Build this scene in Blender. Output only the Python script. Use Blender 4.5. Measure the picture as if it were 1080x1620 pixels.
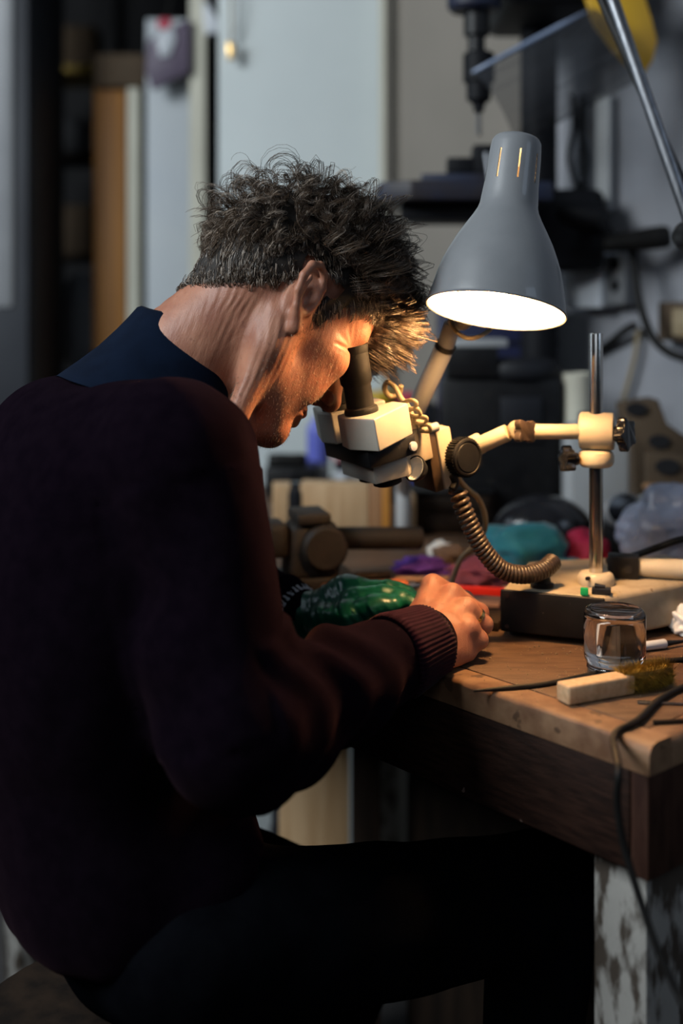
import bpy, bmesh, math, random
import numpy as np
from mathutils import Vector, Matrix, noise as mnoise

for _o in list(bpy.data.objects):
    bpy.data.objects.remove(_o)
scene = bpy.context.scene
COL = scene.collection
RNG = random.Random(7)

# ------------------------------------------------------------------ camera
CAM_Z, FPX, HORIZON = 1.27, 1900.0, 470.0
cam_data = bpy.data.cameras.new('camera')
cam = bpy.data.objects.new('camera', cam_data)
COL.objects.link(cam)
cam.location = (0.0, 0.0, CAM_Z)
cam.rotation_euler = (math.pi / 2, 0, 0)
cam_data.sensor_fit = 'HORIZONTAL'
cam_data.sensor_width = 24.0
cam_data.lens = 24.0 * FPX / 1080.0
cam_data.shift_y = -(810.0 - HORIZON) / 1080.0
cam_data.clip_start = 0.05
cam_data.dof.use_dof = True
cam_data.dof.focus_distance = 1.27
cam_data.dof.aperture_fstop = 1.8
scene.camera = cam

# ------------------------------------------------------------------ world and large lights
world = bpy.data.worlds.new('world')
scene.world = world
world.use_nodes = True
world.node_tree.nodes['Background'].inputs[0].default_value = (0.55, 0.68, 1.0, 1)
world.node_tree.nodes['Background'].inputs[1].default_value = 0.006


def area_light(name, loc, target, sx, sy, watts, color):
    d = bpy.data.lights.new(name, 'AREA')
    d.shape = 'RECTANGLE'
    d.size, d.size_y = sx, sy
    d.energy = watts
    d.color = color
    o = bpy.data.objects.new(name, d)
    COL.objects.link(o)
    o.location = loc
    o.rotation_euler = (Vector(target) - Vector(loc)).to_track_quat('-Z', 'Y').to_euler()
    return o


# daylight from the windows beside the photographer
area_light('window_daylight', (-1.9, 0.35, 2.55), (0.1, 2.6, 1.45), 1.1, 1.0, 78.0, (0.90, 0.97, 1.0))
area_light('rear_fill_light', (-0.6, -1.6, 2.6), (0.1, 2.4, 1.2), 1.4, 0.9, 7.0, (0.80, 0.90, 1.0))  # unseen fill added behind the camera
area_light('side_window_daylight', (2.1, 0.2, 2.3), (0.9, 2.3, 1.2), 0.8, 0.9, 6.0, (0.62, 0.78, 1.0))

area_light('left_fill_light', (-1.5, 1.75, 1.75), (0.0, 1.9, 0.7), 0.5, 0.9, 5.0, (0.72, 0.86, 1.0))  # unseen light added on the left to reach the board under the bench

vs = scene.view_settings
vs.view_transform = 'Standard'
vs.look = 'None'
vs.gamma = 1.0
vs.exposure = 0.0
vs.use_curve_mapping = False
scene.display_settings.display_device = 'sRGB'
try:
    scene.cycles.use_denoising = True
    scene.cycles.sample_clamp_indirect = 4.0
    scene.cycles.max_bounces = 8
except Exception:
    pass


# ------------------------------------------------------------------ coordinates
def P(px, py, D):
    """A point of the place at depth D along the view, given where it shows in the photograph."""
    return Vector(((px - 540.0) / FPX * D, D, CAM_Z - (py - HORIZON) / FPX * D))


BENCH_Z = 0.88
BC = Vector((0.268, 1.046, 0.0))                 # near corner of the bench
BU = Vector((-0.645, 0.764, 0)).normalized()     # along the front edge, away from the camera
BV = Vector((BU.y, -BU.x, 0))                    # from the front edge to the wall


def B(u, v, z=BENCH_Z):
    p = BC + BU * u + BV * v
    p.z = z
    return p


def on_bench(px, py, dz=0.0):
    """Point on the bench top (or dz above it) that shows at px, py."""
    D = (CAM_Z - BENCH_Z - dz) * FPX / (py - HORIZON)
    return P(px, py, D)


def frame(o, x, z):
    """4x4 with local x along x, local z as near z as may be."""
    x = Vector(x).normalized()
    z = Vector(z)
    y = z.cross(x).normalized()
    z = x.cross(y)
    m = Matrix((x, y, z)).transposed().to_4x4()
    m.translation = Vector(o)
    return m


BENCH_M = frame((0, 0, 0), BV, (0, 0, 1))        # local x to the wall, local y along the edge


def fr(o, yaw=0.0, pitch=0.0, roll=0.0):
    return (Matrix.Translation(Vector(o)) @ Matrix.Rotation(yaw, 4, 'Z')
            @ Matrix.Rotation(pitch, 4, 'Y') @ Matrix.Rotation(roll, 4, 'X'))


# ------------------------------------------------------------------ mesh builder
class MB:
    def __init__(self):
        self.bm = bmesh.new()

    def _bevel(self, geom_edges, w, seg):
        if w > 0:
            bmesh.ops.bevel(self.bm, geom=geom_edges, offset=w, segments=seg, affect='EDGES', profile=0.5)

    def box(self, c, s, M=None, bev=0.0, seg=2, taper=None):
        """box centred at c (local), sizes s, in frame M"""
        M = M or Matrix.Identity(4)
        r = bmesh.ops.create_cube(self.bm, size=1.0)
        vs_ = r['verts']
        for v in vs_:
            x, y, z = v.co
            if taper and z > 0:
                x *= taper[0]
                y *= taper[1]
            v.co = Vector((x * s[0] + c[0], y * s[1] + c[1], z * s[2] + c[2]))
        es = list({e for v in vs_ for e in v.link_edges})
        newv = vs_
        if bev > 0:
            before = set(self.bm.verts) - set(vs_)
            bmesh.ops.bevel(self.bm, geom=es, offset=bev, segments=seg, affect='EDGES', profile=0.5)
            newv = [v for v in self.bm.verts if v not in before]
        for v in newv:
            v.co = M @ v.co
        return self

    def prism(self, pts, z0, z1, M=None, bev=0.0, seg=2):
        """polygon pts (local xy, counter-clockwise) extruded z0..z1 in frame M"""
        M = M or Matrix.Identity(4)
        before = set(self.bm.verts)
        lo = [self.bm.verts.new((x, y, z0)) for x, y in pts]
        hi = [self.bm.verts.new((x, y, z1)) for x, y in pts]
        n = len(pts)
        self.bm.faces.new(lo[::-1])
        self.bm.faces.new(hi)
        for i in range(n):
            j = (i + 1) % n
            self.bm.faces.new((lo[i], lo[j], hi[j], hi[i]))
        if bev > 0:
            es = list({e for v in lo + hi for e in v.link_edges})
            bmesh.ops.bevel(self.bm, geom=es, offset=bev, segments=seg, affect='EDGES', profile=0.5)
        for v in self.bm.verts:
            if v not in before:
                v.co = M @ v.co
        return self

    def lathe(self, prof, M=None, seg=32, close=False):
        """profile [(r, z)...] turned about local z in frame M"""
        M = M or Matrix.Identity(4)
        rings = []
        for r, z in prof:
            if r < 1e-6:
                rings.append([self.bm.verts.new(M @ Vector((0, 0, z)))])
            else:
                rings.append([self.bm.verts.new(M @ Vector((r * math.cos(2 * math.pi * i / seg), r * math.sin(2 * math.pi * i / seg), z))) for i in range(seg)])
        if close:
            rings.append(rings[0])
        for a, b in zip(rings, rings[1:]):
            for i in range(seg):
                j = (i + 1) % seg
                if len(a) == 1 and len(b) == 1:
                    continue
                if len(a) == 1:
                    self.bm.faces.new((a[0], b[j], b[i]))
                elif len(b) == 1:
                    self.bm.faces.new((a[i], a[j], b[0]))
                else:
                    self.bm.faces.new((a[i], a[j], b[j], b[i]))
        return self

    def cyl(self, a, b, ra, rb=None, seg=20, bev=0.0):
        a, b = Vector(a), Vector(b)
        rb = ra if rb is None else rb
        d = b - a
        L = d.length
        M = frame(a, d.orthogonal(), d)
        # local z must follow d exactly
        z = d.normalized()
        x = d.orthogonal().normalized()
        M = Matrix((x, z.cross(x), z)).transposed().to_4x4()
        M.translation = a
        if bev > 0:
            prof = [(0, 0), (ra - bev, 0), (ra - bev * .3, bev * .3), (ra, bev), (rb, L - bev), (rb - bev * .3, L - bev * .3), (rb - bev, L), (0, L)]
        else:
            prof = [(0, 0), (ra, 0), (rb, L), (0, L)]
        return self.lathe(prof, M, seg)

    def tube(self, pts, r, seg=8, cap=True):
        """round tube along points; r number or list"""
        pts = [Vector(p) for p in pts]
        n = len(pts)
        rs = r if isinstance(r, (list, tuple)) else [r] * n
        tan = []
        for i in range(n):
            t = pts[min(i + 1, n - 1)] - pts[max(i - 1, 0)]
            tan.append(t.normalized())
        nrm = tan[0].orthogonal().normalized()
        rings = []
        for i in range(n):
            nrm = (nrm - tan[i] * nrm.dot(tan[i]))
            if nrm.length < 1e-6:
                nrm = tan[i].orthogonal()
            nrm.normalize()
            bn = tan[i].cross(nrm)
            rings.append([self.bm.verts.new(pts[i] + (nrm * math.cos(2 * math.pi * k / seg) + bn * math.sin(2 * math.pi * k / seg)) * rs[i]) for k in range(seg)])
        for a, b in zip(rings, rings[1:]):
            for k in range(seg):
                j = (k + 1) % seg
                self.bm.faces.new((a[k], a[j], b[j], b[k]))
        if cap:
            self.bm.faces.new(rings[0][::-1])
            self.bm.faces.new(rings[-1])
        return self

    def build(self, name, mat, parent=None, smooth=35, kind=None, label=None):
        bmesh.ops.recalc_face_normals(self.bm, faces=self.bm.faces)
        me = bpy.data.meshes.new(name)
        self.bm.to_mesh(me)
        self.bm.free()
        return link_mesh(name, me, mat, parent, smooth, kind, label)


def link_mesh(name, me, mat, parent=None, smooth=35, kind=None, label=None):
    if smooth:
        me.shade_smooth()
        if smooth < 180:
            try:
                me.set_sharp_from_angle(angle=math.radians(smooth))
            except Exception:
                pass
    if mat is not None:
        me.materials.append(M_[mat] if isinstance(mat, str) else mat)
    o = bpy.data.objects.new(name, me)
    COL.objects.link(o)
    if parent is not None:
        put_under(o, parent)
    else:
        # origin at the base of the thing
        if len(me.vertices):
            co = np.empty(len(me.vertices) * 3, np.float32)
            me.vertices.foreach_get('co', co)
            co = co.reshape(-1, 3)
            lo, hi = co.min(0), co.max(0)
            base = Vector(((lo[0] + hi[0]) / 2, (lo[1] + hi[1]) / 2, lo[2]))
            me.transform(Matrix.Translation(-base))
            o.location = base
    if kind:
        o['kind'] = kind
    if label:
        o['label'] = label
    return o


def world_loc(o):
    p = Vector(o.location)
    while o.parent:
        o = o.parent
        p += Vector(o.location)
    return p


def put_under(o, parent):
    """parent without moving; every object here is unrotated with mesh data in world axes"""
    w = world_loc(o)
    o.parent = parent
    o.location = w - world_loc(parent)


def thing(name, loc, label, cat, group=None):
    o = bpy.data.objects.new(name, None)
    COL.objects.link(o)
    o.empty_display_size = 0.03
    o.location = loc
    return tag(o, label, cat, group)


def tag(o, label, cat, group=None):
    o['label'] = label
    o['category'] = cat
    if group:
        o['group'] = group
    return o


def struct(o):
    o['kind'] = 'structure'
    return o


def mesh_np(name, verts, faces):
    me = bpy.data.meshes.new(name)
    me.from_pydata([tuple(v) for v in verts], [], [tuple(f) for f in faces])
    me.update()
    return me


def spline(pts, n=8):
    """Catmull-Rom through points"""
    pts = [Vector(p) for p in pts]
    q = [pts[0] * 2 - pts[1]] + pts + [pts[-1] * 2 - pts[-2]]
    out = []
    for i in range(1, len(q) - 2):
        a, b, c, d = q[i - 1], q[i], q[i + 1], q[i + 2]
        for k in range(n):
            t = k / n
            out.append(0.5 * ((2 * b) + (c - a) * t + (2 * a - 5 * b + 4 * c - d) * t * t + (3 * b - a - 3 * c + d) * t ** 3))
    out.append(pts[-1])
    return out


# ------------------------------------------------------------------ materials
M_ = {}


def mat(name, col, rough=0.6, metal=0.0, col2=None, scale=20.0, stretch=(1, 1, 1), bump=0.0, bscale=None,
        spec=0.5, coat=0.0, trans=0.0, ior=1.45, alpha=1.0, speck=None, sheen=0.0, subs=0.0, emit=None, estr=0.0, detail=6.0, contrast=(0.35, 0.65), bdist=0.002):
    m = bpy.data.materials.new(name)
    m.use_nodes = True
    nt = m.node_tree
    b = nt.nodes['Principled BSDF']
    N, Lk = nt.nodes.new, nt.links.new
    b.inputs['Base Color'].default_value = (*col, 1)
    b.inputs['Roughness'].default_value = rough
    b.inputs['Metallic'].default_value = metal
    b.inputs['IOR'].default_value = ior
    b.inputs['Specular IOR Level'].default_value = spec
    b.inputs['Coat Weight'].default_value = coat
    b.inputs['Transmission Weight'].default_value = trans
    b.inputs['Alpha'].default_value = alpha
    b.inputs['Sheen Weight'].default_value = sheen
    if subs:
        b.inputs['Subsurface Weight'].default_value = subs
        b.inputs['Subsurface Radius'].default_value = (1.0, 0.35, 0.2)
        b.inputs['Subsurface Scale'].default_value = 0.006
    if emit:
        b.inputs['Emission Color'].default_value = (*emit, 1)
        b.inputs['Emission Strength'].default_value = estr
    tc = N('ShaderNodeTexCoord')
    mp = N('ShaderNodeMapping')
    mp.inputs['Scale'].default_value = stretch
    Lk(tc.outputs['Object'], mp.inputs['Vector'])
    colsock = None
    if col2 is not None:
        nz = N('ShaderNodeTexNoise')
        nz.inputs['Scale'].default_value = scale
        nz.inputs['Detail'].default_value = detail
        Lk(mp.outputs[0], nz.inputs['Vector'])
        cr = N('ShaderNodeValToRGB')
        cr.color_ramp.elements[0].position = contrast[0]
        cr.color_ramp.elements[0].color = (*col, 1)
        cr.color_ramp.elements[1].position = contrast[1]
        cr.color_ramp.elements[1].color = (*col2, 1)
        Lk(nz.outputs['Fac'], cr.inputs[0])
        colsock = cr.outputs[0]
    if speck is not None:
        sc, thr, scol = speck
        vz = N('ShaderNodeTexNoise')
        vz.inputs['Scale'].default_value = sc
        vz.inputs['Detail'].default_value = 3
        Lk(tc.outputs['Object'], vz.inputs['Vector'])
        mr = N('ShaderNodeMapRange')
        mr.inputs['From Min'].default_value = thr
        mr.inputs['From Max'].default_value = thr + 0.03
        Lk(vz.outputs['Fac'], mr.inputs['Value'])
        mx = N('ShaderNodeMix')
        mx.data_type = 'RGBA'
        Lk(mr.outputs[0], mx.inputs['Factor'])
        if colsock:
            Lk(colsock, mx.inputs['A'])
        else:
            mx.inputs['A'].default_value = (*col, 1)
        mx.inputs['B'].default_value = (*scol, 1)
        colsock = mx.outputs['Result']
    if colsock:
        Lk(colsock, b.inputs['Base Color'])
    if bump > 0:
        nb = N('ShaderNodeTexNoise')
        nb.inputs['Scale'].default_value = bscale or scale * 3
        nb.inputs['Detail'].default_value = 5
        Lk(mp.outputs[0], nb.inputs['Vector'])
        bp = N('ShaderNodeBump')
        bp.inputs['Strength'].default_value = bump
        bp.inputs['Distance'].default_value = bdist
        Lk(nb.outputs['Fac'], bp.inputs['Height'])
        Lk(bp.outputs[0], b.inputs['Normal'])
    M_[name] = m
    return m


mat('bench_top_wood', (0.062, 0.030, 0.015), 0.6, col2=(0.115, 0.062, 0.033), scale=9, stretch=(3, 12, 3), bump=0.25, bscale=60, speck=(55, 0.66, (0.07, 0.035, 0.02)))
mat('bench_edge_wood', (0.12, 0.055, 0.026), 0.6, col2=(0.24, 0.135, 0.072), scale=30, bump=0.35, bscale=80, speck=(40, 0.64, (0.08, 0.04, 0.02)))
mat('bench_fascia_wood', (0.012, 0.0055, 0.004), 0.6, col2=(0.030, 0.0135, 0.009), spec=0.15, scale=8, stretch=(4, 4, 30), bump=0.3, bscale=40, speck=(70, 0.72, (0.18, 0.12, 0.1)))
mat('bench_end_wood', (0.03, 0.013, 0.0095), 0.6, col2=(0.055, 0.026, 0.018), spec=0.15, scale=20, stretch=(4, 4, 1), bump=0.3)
mat('flaking_paint', (0.33, 0.32, 0.30), 0.75, col2=(0.055, 0.042, 0.032), scale=26, stretch=(2, 2, 0.8), bump=0.6, bscale=60, contrast=(0.46, 0.58), detail=10)
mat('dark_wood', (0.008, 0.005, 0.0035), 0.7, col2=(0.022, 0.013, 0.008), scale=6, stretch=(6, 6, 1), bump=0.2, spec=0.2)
mat('pale_wood', (0.42, 0.26, 0.13), 0.6, col2=(0.55, 0.37, 0.21), scale=7, stretch=(9, 9, 1), bump=0.1)
mat('mid_wood', (0.27, 0.13, 0.055), 0.6, col2=(0.36, 0.19, 0.09), scale=7, stretch=(9, 9, 1), bump=0.1)
mat('orange_wood', (0.46, 0.19, 0.030), 0.55, col2=(0.30, 0.12, 0.02), scale=4, stretch=(12, 12, 0.6), bump=0.1)
mat('floor_concrete', (0.035, 0.033, 0.034), 0.8, col2=(0.06, 0.056, 0.055), scale=5, bump=0.3)
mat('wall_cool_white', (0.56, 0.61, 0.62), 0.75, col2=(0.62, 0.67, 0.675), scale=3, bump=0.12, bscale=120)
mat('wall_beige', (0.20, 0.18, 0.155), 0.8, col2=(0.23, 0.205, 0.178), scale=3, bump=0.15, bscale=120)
mat('wall_plaster', (0.17, 0.18, 0.205), 0.75, col2=(0.31, 0.315, 0.345), scale=3.2, bump=0.3, bscale=14, bdist=0.01)
mat('cream_strip', (0.62, 0.60, 0.50), 0.6, col2=(0.55, 0.53, 0.44), scale=6)
mat('door_paint', (0.48, 0.52, 0.57), 0.6, col2=(0.54, 0.575, 0.60), scale=3)
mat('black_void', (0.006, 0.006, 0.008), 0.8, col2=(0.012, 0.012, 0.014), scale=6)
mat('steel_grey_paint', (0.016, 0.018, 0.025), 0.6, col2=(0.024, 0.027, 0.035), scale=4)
mat('cream_metal', (0.54, 0.47, 0.345), 0.42, col2=(0.48, 0.415, 0.30), scale=30, bump=0.06, bscale=300, speck=(70, 0.70, (0.30, 0.22, 0.13)))
mat('cream_dusty', (0.42, 0.35, 0.25), 0.5, col2=(0.31, 0.25, 0.165), scale=35, bump=0.08, bscale=300, speck=(110, 0.68, (0.2, 0.14, 0.08)))
mat('scope_paint', (0.45, 0.42, 0.36), 0.45, col2=(0.41, 0.38, 0.32), scale=25, bump=0.25, bscale=900, bdist=0.0004, speck=(90, 0.735, (0.04, 0.035, 0.03)))
mat('black_metal', (0.006, 0.006, 0.007), 0.45, col2=(0.010, 0.010, 0.011), scale=40, spec=0.3, speck=(160, 0.72, (0.10, 0.085, 0.06)))
mat('black_panel', (0.0035, 0.0035, 0.004), 0.5, col2=(0.006, 0.006, 0.0065), scale=30, spec=0.25, speck=(260, 0.735, (0.35, 0.30, 0.22)))
mat('black_rubber', (0.0055, 0.005, 0.005), 0.55, col2=(0.009, 0.0085, 0.008), scale=60, spec=0.25)
mat('black_gloss', (0.010, 0.010, 0.012), 0.18, col2=(0.016, 0.016, 0.019), scale=15)
mat('brown_black_rubber', (0.040, 0.026, 0.017), 0.34, col2=(0.055, 0.037, 0.024), scale=60)
mat('dusty_rubber', (0.30, 0.24, 0.15), 0.6, col2=(0.22, 0.17, 0.10), scale=40)
mat('chrome', (0.62, 0.60, 0.58), 0.22, 1.0, col2=(0.52, 0.50, 0.47), scale=120, stretch=(8, 8, 0.3))
mat('brushed_steel', (0.24, 0.25, 0.27), 0.36, 1.0, col2=(0.15, 0.155, 0.17), scale=60, stretch=(6, 6, 0.5))
mat('brass', (0.75, 0.50, 0.20), 0.3, 1.0, col2=(0.65, 0.42, 0.15), scale=50)
mat('gold', (0.85, 0.60, 0.25), 0.2, 1.0, col2=(0.8, 0.55, 0.22), scale=50)
mat('lamp_grey', (0.215, 0.225, 0.240), 0.38, col2=(0.19, 0.20, 0.215), scale=20, bump=0.15, bscale=500, bdist=0.0004, coat=0.25, speck=(60, 0.76, (0.10, 0.10, 0.10)))
mat('lamp_white_inside', (0.85, 0.84, 0.80), 0.5, col2=(0.82, 0.81, 0.77), scale=20)
mat('lamp_arm_grey', (0.42, 0.42, 0.42), 0.4, col2=(0.36, 0.36, 0.36), scale=20)
mat('glass', (1, 1, 1), 0.02, trans=1.0, ior=1.46, col2=(0.97, 0.98, 0.98), scale=5)
mat('cast_iron', (0.010, 0.0075, 0.006), 0.65, 0.1, col2=(0.019, 0.0145, 0.011), scale=30, spec=0.3, bump=0.35, bscale=120)
mat('drill_blue', (0.010, 0.016, 0.042), 0.55, col2=(0.022, 0.017, 0.017), scale=7, bump=0.15, contrast=(0.4, 0.62))
mat('drill_black', (0.0045, 0.005, 0.007), 0.6, col2=(0.008, 0.0085, 0.011), scale=10, spec=0.2)
mat('guard_yellow', (0.62, 0.36, 0.02), 0.5, col2=(0.50, 0.28, 0.02), scale=8)
mat('green_glove', (0.002, 0.078, 0.044), 0.34, col2=(0.0015, 0.055, 0.033), scale=20, bump=0.3, bscale=70, bdist=0.0015)
mat('teal_cloth', (0.005, 0.16, 0.22), 0.7, col2=(0.004, 0.12, 0.17), scale=20, sheen=0.2)
mat('magenta_cloth', (0.40, 0.010, 0.055), 0.7, col2=(0.30, 0.008, 0.04), scale=20)
mat('maroon_cloth', (0.12, 0.020, 0.045), 0.8, col2=(0.085, 0.015, 0.03), scale=30)
mat('purple_cloth', (0.11, 0.030, 0.27), 0.8, col2=(0.08, 0.02, 0.2), scale=30)
mat('brown_cloth', (0.10, 0.055, 0.03), 0.8, col2=(0.07, 0.04, 0.02), scale=30)
mat('red_plastic', (0.62, 0.022, 0.012), 0.4, col2=(0.52, 0.018, 0.010), scale=20)
mat('orange_lacquer', (0.50, 0.13, 0.035), 0.35, col2=(0.42, 0.10, 0.03), scale=20, coat=0.3)
mat('paper_white', (0.40, 0.385, 0.35), 0.8, col2=(0.55, 0.53, 0.5), scale=14)
mat('paper_greyred', (0.26, 0.17, 0.155), 0.8, col2=(0.20, 0.12, 0.11), scale=10)
mat('cardboard', (0.085, 0.056, 0.032), 0.8, col2=(0.065, 0.042, 0.024), scale=12)
mat('blue_plastic', (0.018, 0.035, 0.34), 0.4, col2=(0.015, 0.03, 0.27), scale=10)
mat('navy_plastic', (0.012, 0.016, 0.060), 0.5, col2=(0.009, 0.012, 0.045), scale=10)
mat('violet_blue_plastic', (0.13, 0.15, 0.55), 0.4, col2=(0.11, 0.13, 0.48), scale=10)
mat('white_plastic', (0.60, 0.63, 0.68), 0.4, col2=(0.55, 0.58, 0.63), scale=10)
mat('label_red', (0.55, 0.06, 0.10), 0.6, col2=(0.5, 0.05, 0.09), scale=10)
mat('grey_plastic', (0.20, 0.205, 0.215), 0.5, col2=(0.17, 0.175, 0.185), scale=10)
mat('light_grey_plastic', (0.36, 0.37, 0.38), 0.5, col2=(0.32, 0.33, 0.34), scale=10)
mat('charcoal_plastic', (0.014, 0.015, 0.020), 0.55, col2=(0.010, 0.011, 0.014), scale=10, spec=0.3)
mat('yellow_plastic', (0.55, 0.36, 0.02), 0.5, col2=(0.48, 0.30, 0.02), scale=10)
mat('bristle_yellow', (0.33, 0.20, 0.020), 0.6, col2=(0.16, 0.09, 0.01), scale=120)
mat('brush_wood', (0.60, 0.42, 0.25), 0.6, col2=(0.50, 0.33, 0.18), scale=8, stretch=(20, 20, 20), speck=(45, 0.66, (0.18, 0.11, 0.10)))
mat('led_green', (0.01, 0.20, 0.05), 0.3, col2=(0.01, 0.16, 0.04), scale=20, emit=(0.02, 0.5, 0.12), estr=0.25)
mat('plastic_bag', (0.24, 0.26, 0.34), 0.28, col2=(0.15, 0.165, 0.22), scale=12, bump=0.9, bscale=22, bdist=0.01)
mat('tissue', (0.68, 0.68, 0.68), 0.9, col2=(0.6, 0.6, 0.6), scale=30)
mat('purple_print', (0.10, 0.075, 0.12), 0.5, col2=(0.14, 0.11, 0.16), scale=6)
mat('scope_light', (0.9, 0.9, 0.85), 0.3, col2=(0.85, 0.85, 0.8), scale=20)
# ================================================================== ROOM
def quad_wall(name, p0, p1, z0, z1, thick, m):
    """vertical slab whose visible face runs p0->p1; thickness away from the camera"""
    p0, p1 = Vector((p0[0], p0[1], 0)), Vector((p1[0], p1[1], 0))
    d = (p1 - p0)
    n = Vector((-d.y, d.x, 0)).normalized()
    if n.y < 0:
        n = -n
    M = frame(p0, d, (0, 0, 1))
    L = d.length
    s = 1 if (M.to_3x3() @ Vector((0, 1, 0))).dot(n) > 0 else -1
    mb = MB()
    mb.box((L / 2, s * thick / 2, (z0 + z1) / 2), (L, thick, z1 - z0), M)
    return struct(mb.build(name, m, smooth=0))


def PX(px, D):
    return ((px - 540.0) / FPX * D, D)


mb = MB()
mb.box((0.3, 2.2, -0.05), (6.4, 7.0, 0.1))
struct(mb.build('floor', 'floor_concrete', smooth=0))

WALL_V = 0.985
c0 = B(1.435, WALL_V)           # the corner that shows near px 605
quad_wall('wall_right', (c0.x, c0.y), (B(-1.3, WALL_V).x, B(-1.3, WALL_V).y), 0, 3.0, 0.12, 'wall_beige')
Dc = c0.y
a0 = PX(345, 2.72)
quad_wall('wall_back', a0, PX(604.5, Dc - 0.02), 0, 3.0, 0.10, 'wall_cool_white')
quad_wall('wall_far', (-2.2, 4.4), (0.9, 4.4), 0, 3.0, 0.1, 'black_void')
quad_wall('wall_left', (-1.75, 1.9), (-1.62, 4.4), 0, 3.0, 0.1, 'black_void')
# pale plaster part of the wall behind the bench's right half
e0 = B(0.98, WALL_V - 0.012)
e1 = B(-0.6, WALL_V - 0.012)
quad_wall('wall_panel', (e0.x, e0.y), (e1.x, e1.y), 0.9, 3.0, 0.012, 'wall_plaster')
# narrow light trim at the corner between the two walls
mb = MB()
mb.box((0, 0, 1.5), (0.012, 0.03, 3.0), fr((PX(604, Dc - 0.06)[0], Dc - 0.06, 0)))
struct(mb.build('trim_1', 'cream_strip', smooth=0))

# ================================================================== DOORWAY ON THE LEFT
DD = 3.15
# a white painted door, its frame and the strips beside it
d_ = thing('door_1', (PX(266, DD)[0], DD, 0), 'pale grey painted door standing behind the man', 'door')
del d_['category'], d_['label']
struct(d_)
x0, x1 = PX(231, DD)[0], PX(301, DD)[0]
mb = MB()
mb.box(((x0 + x1) / 2, DD + .02, 1.0), (x1 - x0, 0.04, 2.0), bev=.003)
leaf = mb.build('door_leaf', 'door_paint', d_)
x0, x1 = PX(300, DD - .05)[0], PX(326, DD - .05)[0]
mb = MB()
mb.box(((x0 + x1) / 2, DD - .03, 1.3), (x1 - x0, 0.06, 2.6), bev=.004)
mb.build('door_jamb', 'cream_strip', d_)
mb = MB()
x0, x1 = PX(204, DD)[0], PX(222, DD)[0]
mb.box(((x0 + x1) / 2, DD, .9), (x1 - x0, 0.05, 1.83), bev=.003)
struct(mb.build('trim_2', 'cream_strip', smooth=0))
# dark opening between jamb and wall
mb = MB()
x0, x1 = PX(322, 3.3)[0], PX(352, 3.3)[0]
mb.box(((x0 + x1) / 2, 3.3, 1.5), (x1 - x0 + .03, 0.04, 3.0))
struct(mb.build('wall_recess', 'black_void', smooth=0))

# ================================================================== WORKBENCH
wb = thing('workbench', B(0.75, 0.45, 0), 'old dark wooden workbench with a worn brown top the man leans on', 'workbench')
BL, BD = 1.38, 0.93         # length along the edge, depth to the wall
TH = 0.028
MBn = BENCH_M
def bench_box(mb, u0, u1, v0, v1, z0, z1, bev=0.002):
    M = BENCH_M.copy()
    c = BC + BU * ((u0 + u1) / 2) + BV * ((v0 + v1) / 2)
    M.translation = (c.x, c.y, 0)
    mb.box((0, 0, (z0 + z1) / 2), (v1 - v0, u1 - u0, z1 - z0), M, bev=bev)
    return mb

# top boards parallel to the front edge, then a lipping along front and end
edges_v = [0.034, 0.225, 0.41, 0.60, 0.775, BD]
for i in range(5):
    mb = MB()
    g = 0.0011
    bench_box(mb, 0.026, BL, edges_v[i] + g, edges_v[i + 1] - g, BENCH_Z - TH, BENCH_Z - (0.0006 if i % 2 else 0), bev=.0012)
    mb.build('top_board', 'bench_top_wood', wb)


def worn_strip(name, along_u, mat_):
    """lipping with a knocked-about upper edge"""
    bm = bmesh.new()
    n = 90
    Ltot = BL if along_u else BD
    w = 0.032 if along_u else 0.024
    rows = []
    for i in range(n + 1):
        t = i / n * Ltot
        wear = 0.0028 + 0.0035 * max(0, mnoise.noise(Vector((t * 22, 3.1 if along_u else 8.2, 0)))) + 0.004 * max(0, mnoise.noise(Vector((t * 7, 1.7, 2)))) ** 2
        if t < 0.03:
            wear += 0.004
        prof = [(0, BENCH_Z - TH), (0, BENCH_Z - wear * 1.4), (wear * .45, BENCH_Z - wear * .45), (wear * 1.4, BENCH_Z), (w, BENCH_Z), (w, BENCH_Z - TH)]
        ring = []
        for a, z in prof:
            p = (B(t, a, z) if along_u else B(a, 0.0325 + t * (BD - 0.0325) / BD, z))
            ring.append(bm.verts.new(p))
        rows.append(ring)
    for a, b in zip(rows, rows[1:]):
        for k in range(6):
            j = (k + 1) % 6
            bm.faces.new((a[k], a[j], b[j], b[k]))
    bm.faces.new(rows[0])
    bm.faces.new(rows[-1][::-1])
    mb = MB()
    mb.bm.free()
    mb.bm = bm
    return mb.build(name, mat_, wb, smooth=50)


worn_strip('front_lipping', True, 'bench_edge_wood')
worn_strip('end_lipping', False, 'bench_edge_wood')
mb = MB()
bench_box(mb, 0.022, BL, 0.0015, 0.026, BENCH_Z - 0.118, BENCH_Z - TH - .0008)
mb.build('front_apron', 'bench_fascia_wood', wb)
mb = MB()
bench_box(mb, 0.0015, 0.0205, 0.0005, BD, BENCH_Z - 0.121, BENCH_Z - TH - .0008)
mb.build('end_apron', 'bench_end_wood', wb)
for (u, v) in ((0.012, 0.028), (0.012, BD - .09), (BL - .08, 0.03), (BL - .08, BD - .09)):
    mb = MB()
    bench_box(mb, u + .011, u + .071, v, v + .075, 0.0, BENCH_Z - TH - .001, bev=.004)
    mb.build('leg', 'flaking_paint', wb)
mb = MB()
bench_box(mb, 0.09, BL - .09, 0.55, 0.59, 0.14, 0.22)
mb.build('stretcher', 'dark_wood', wb)

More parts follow.
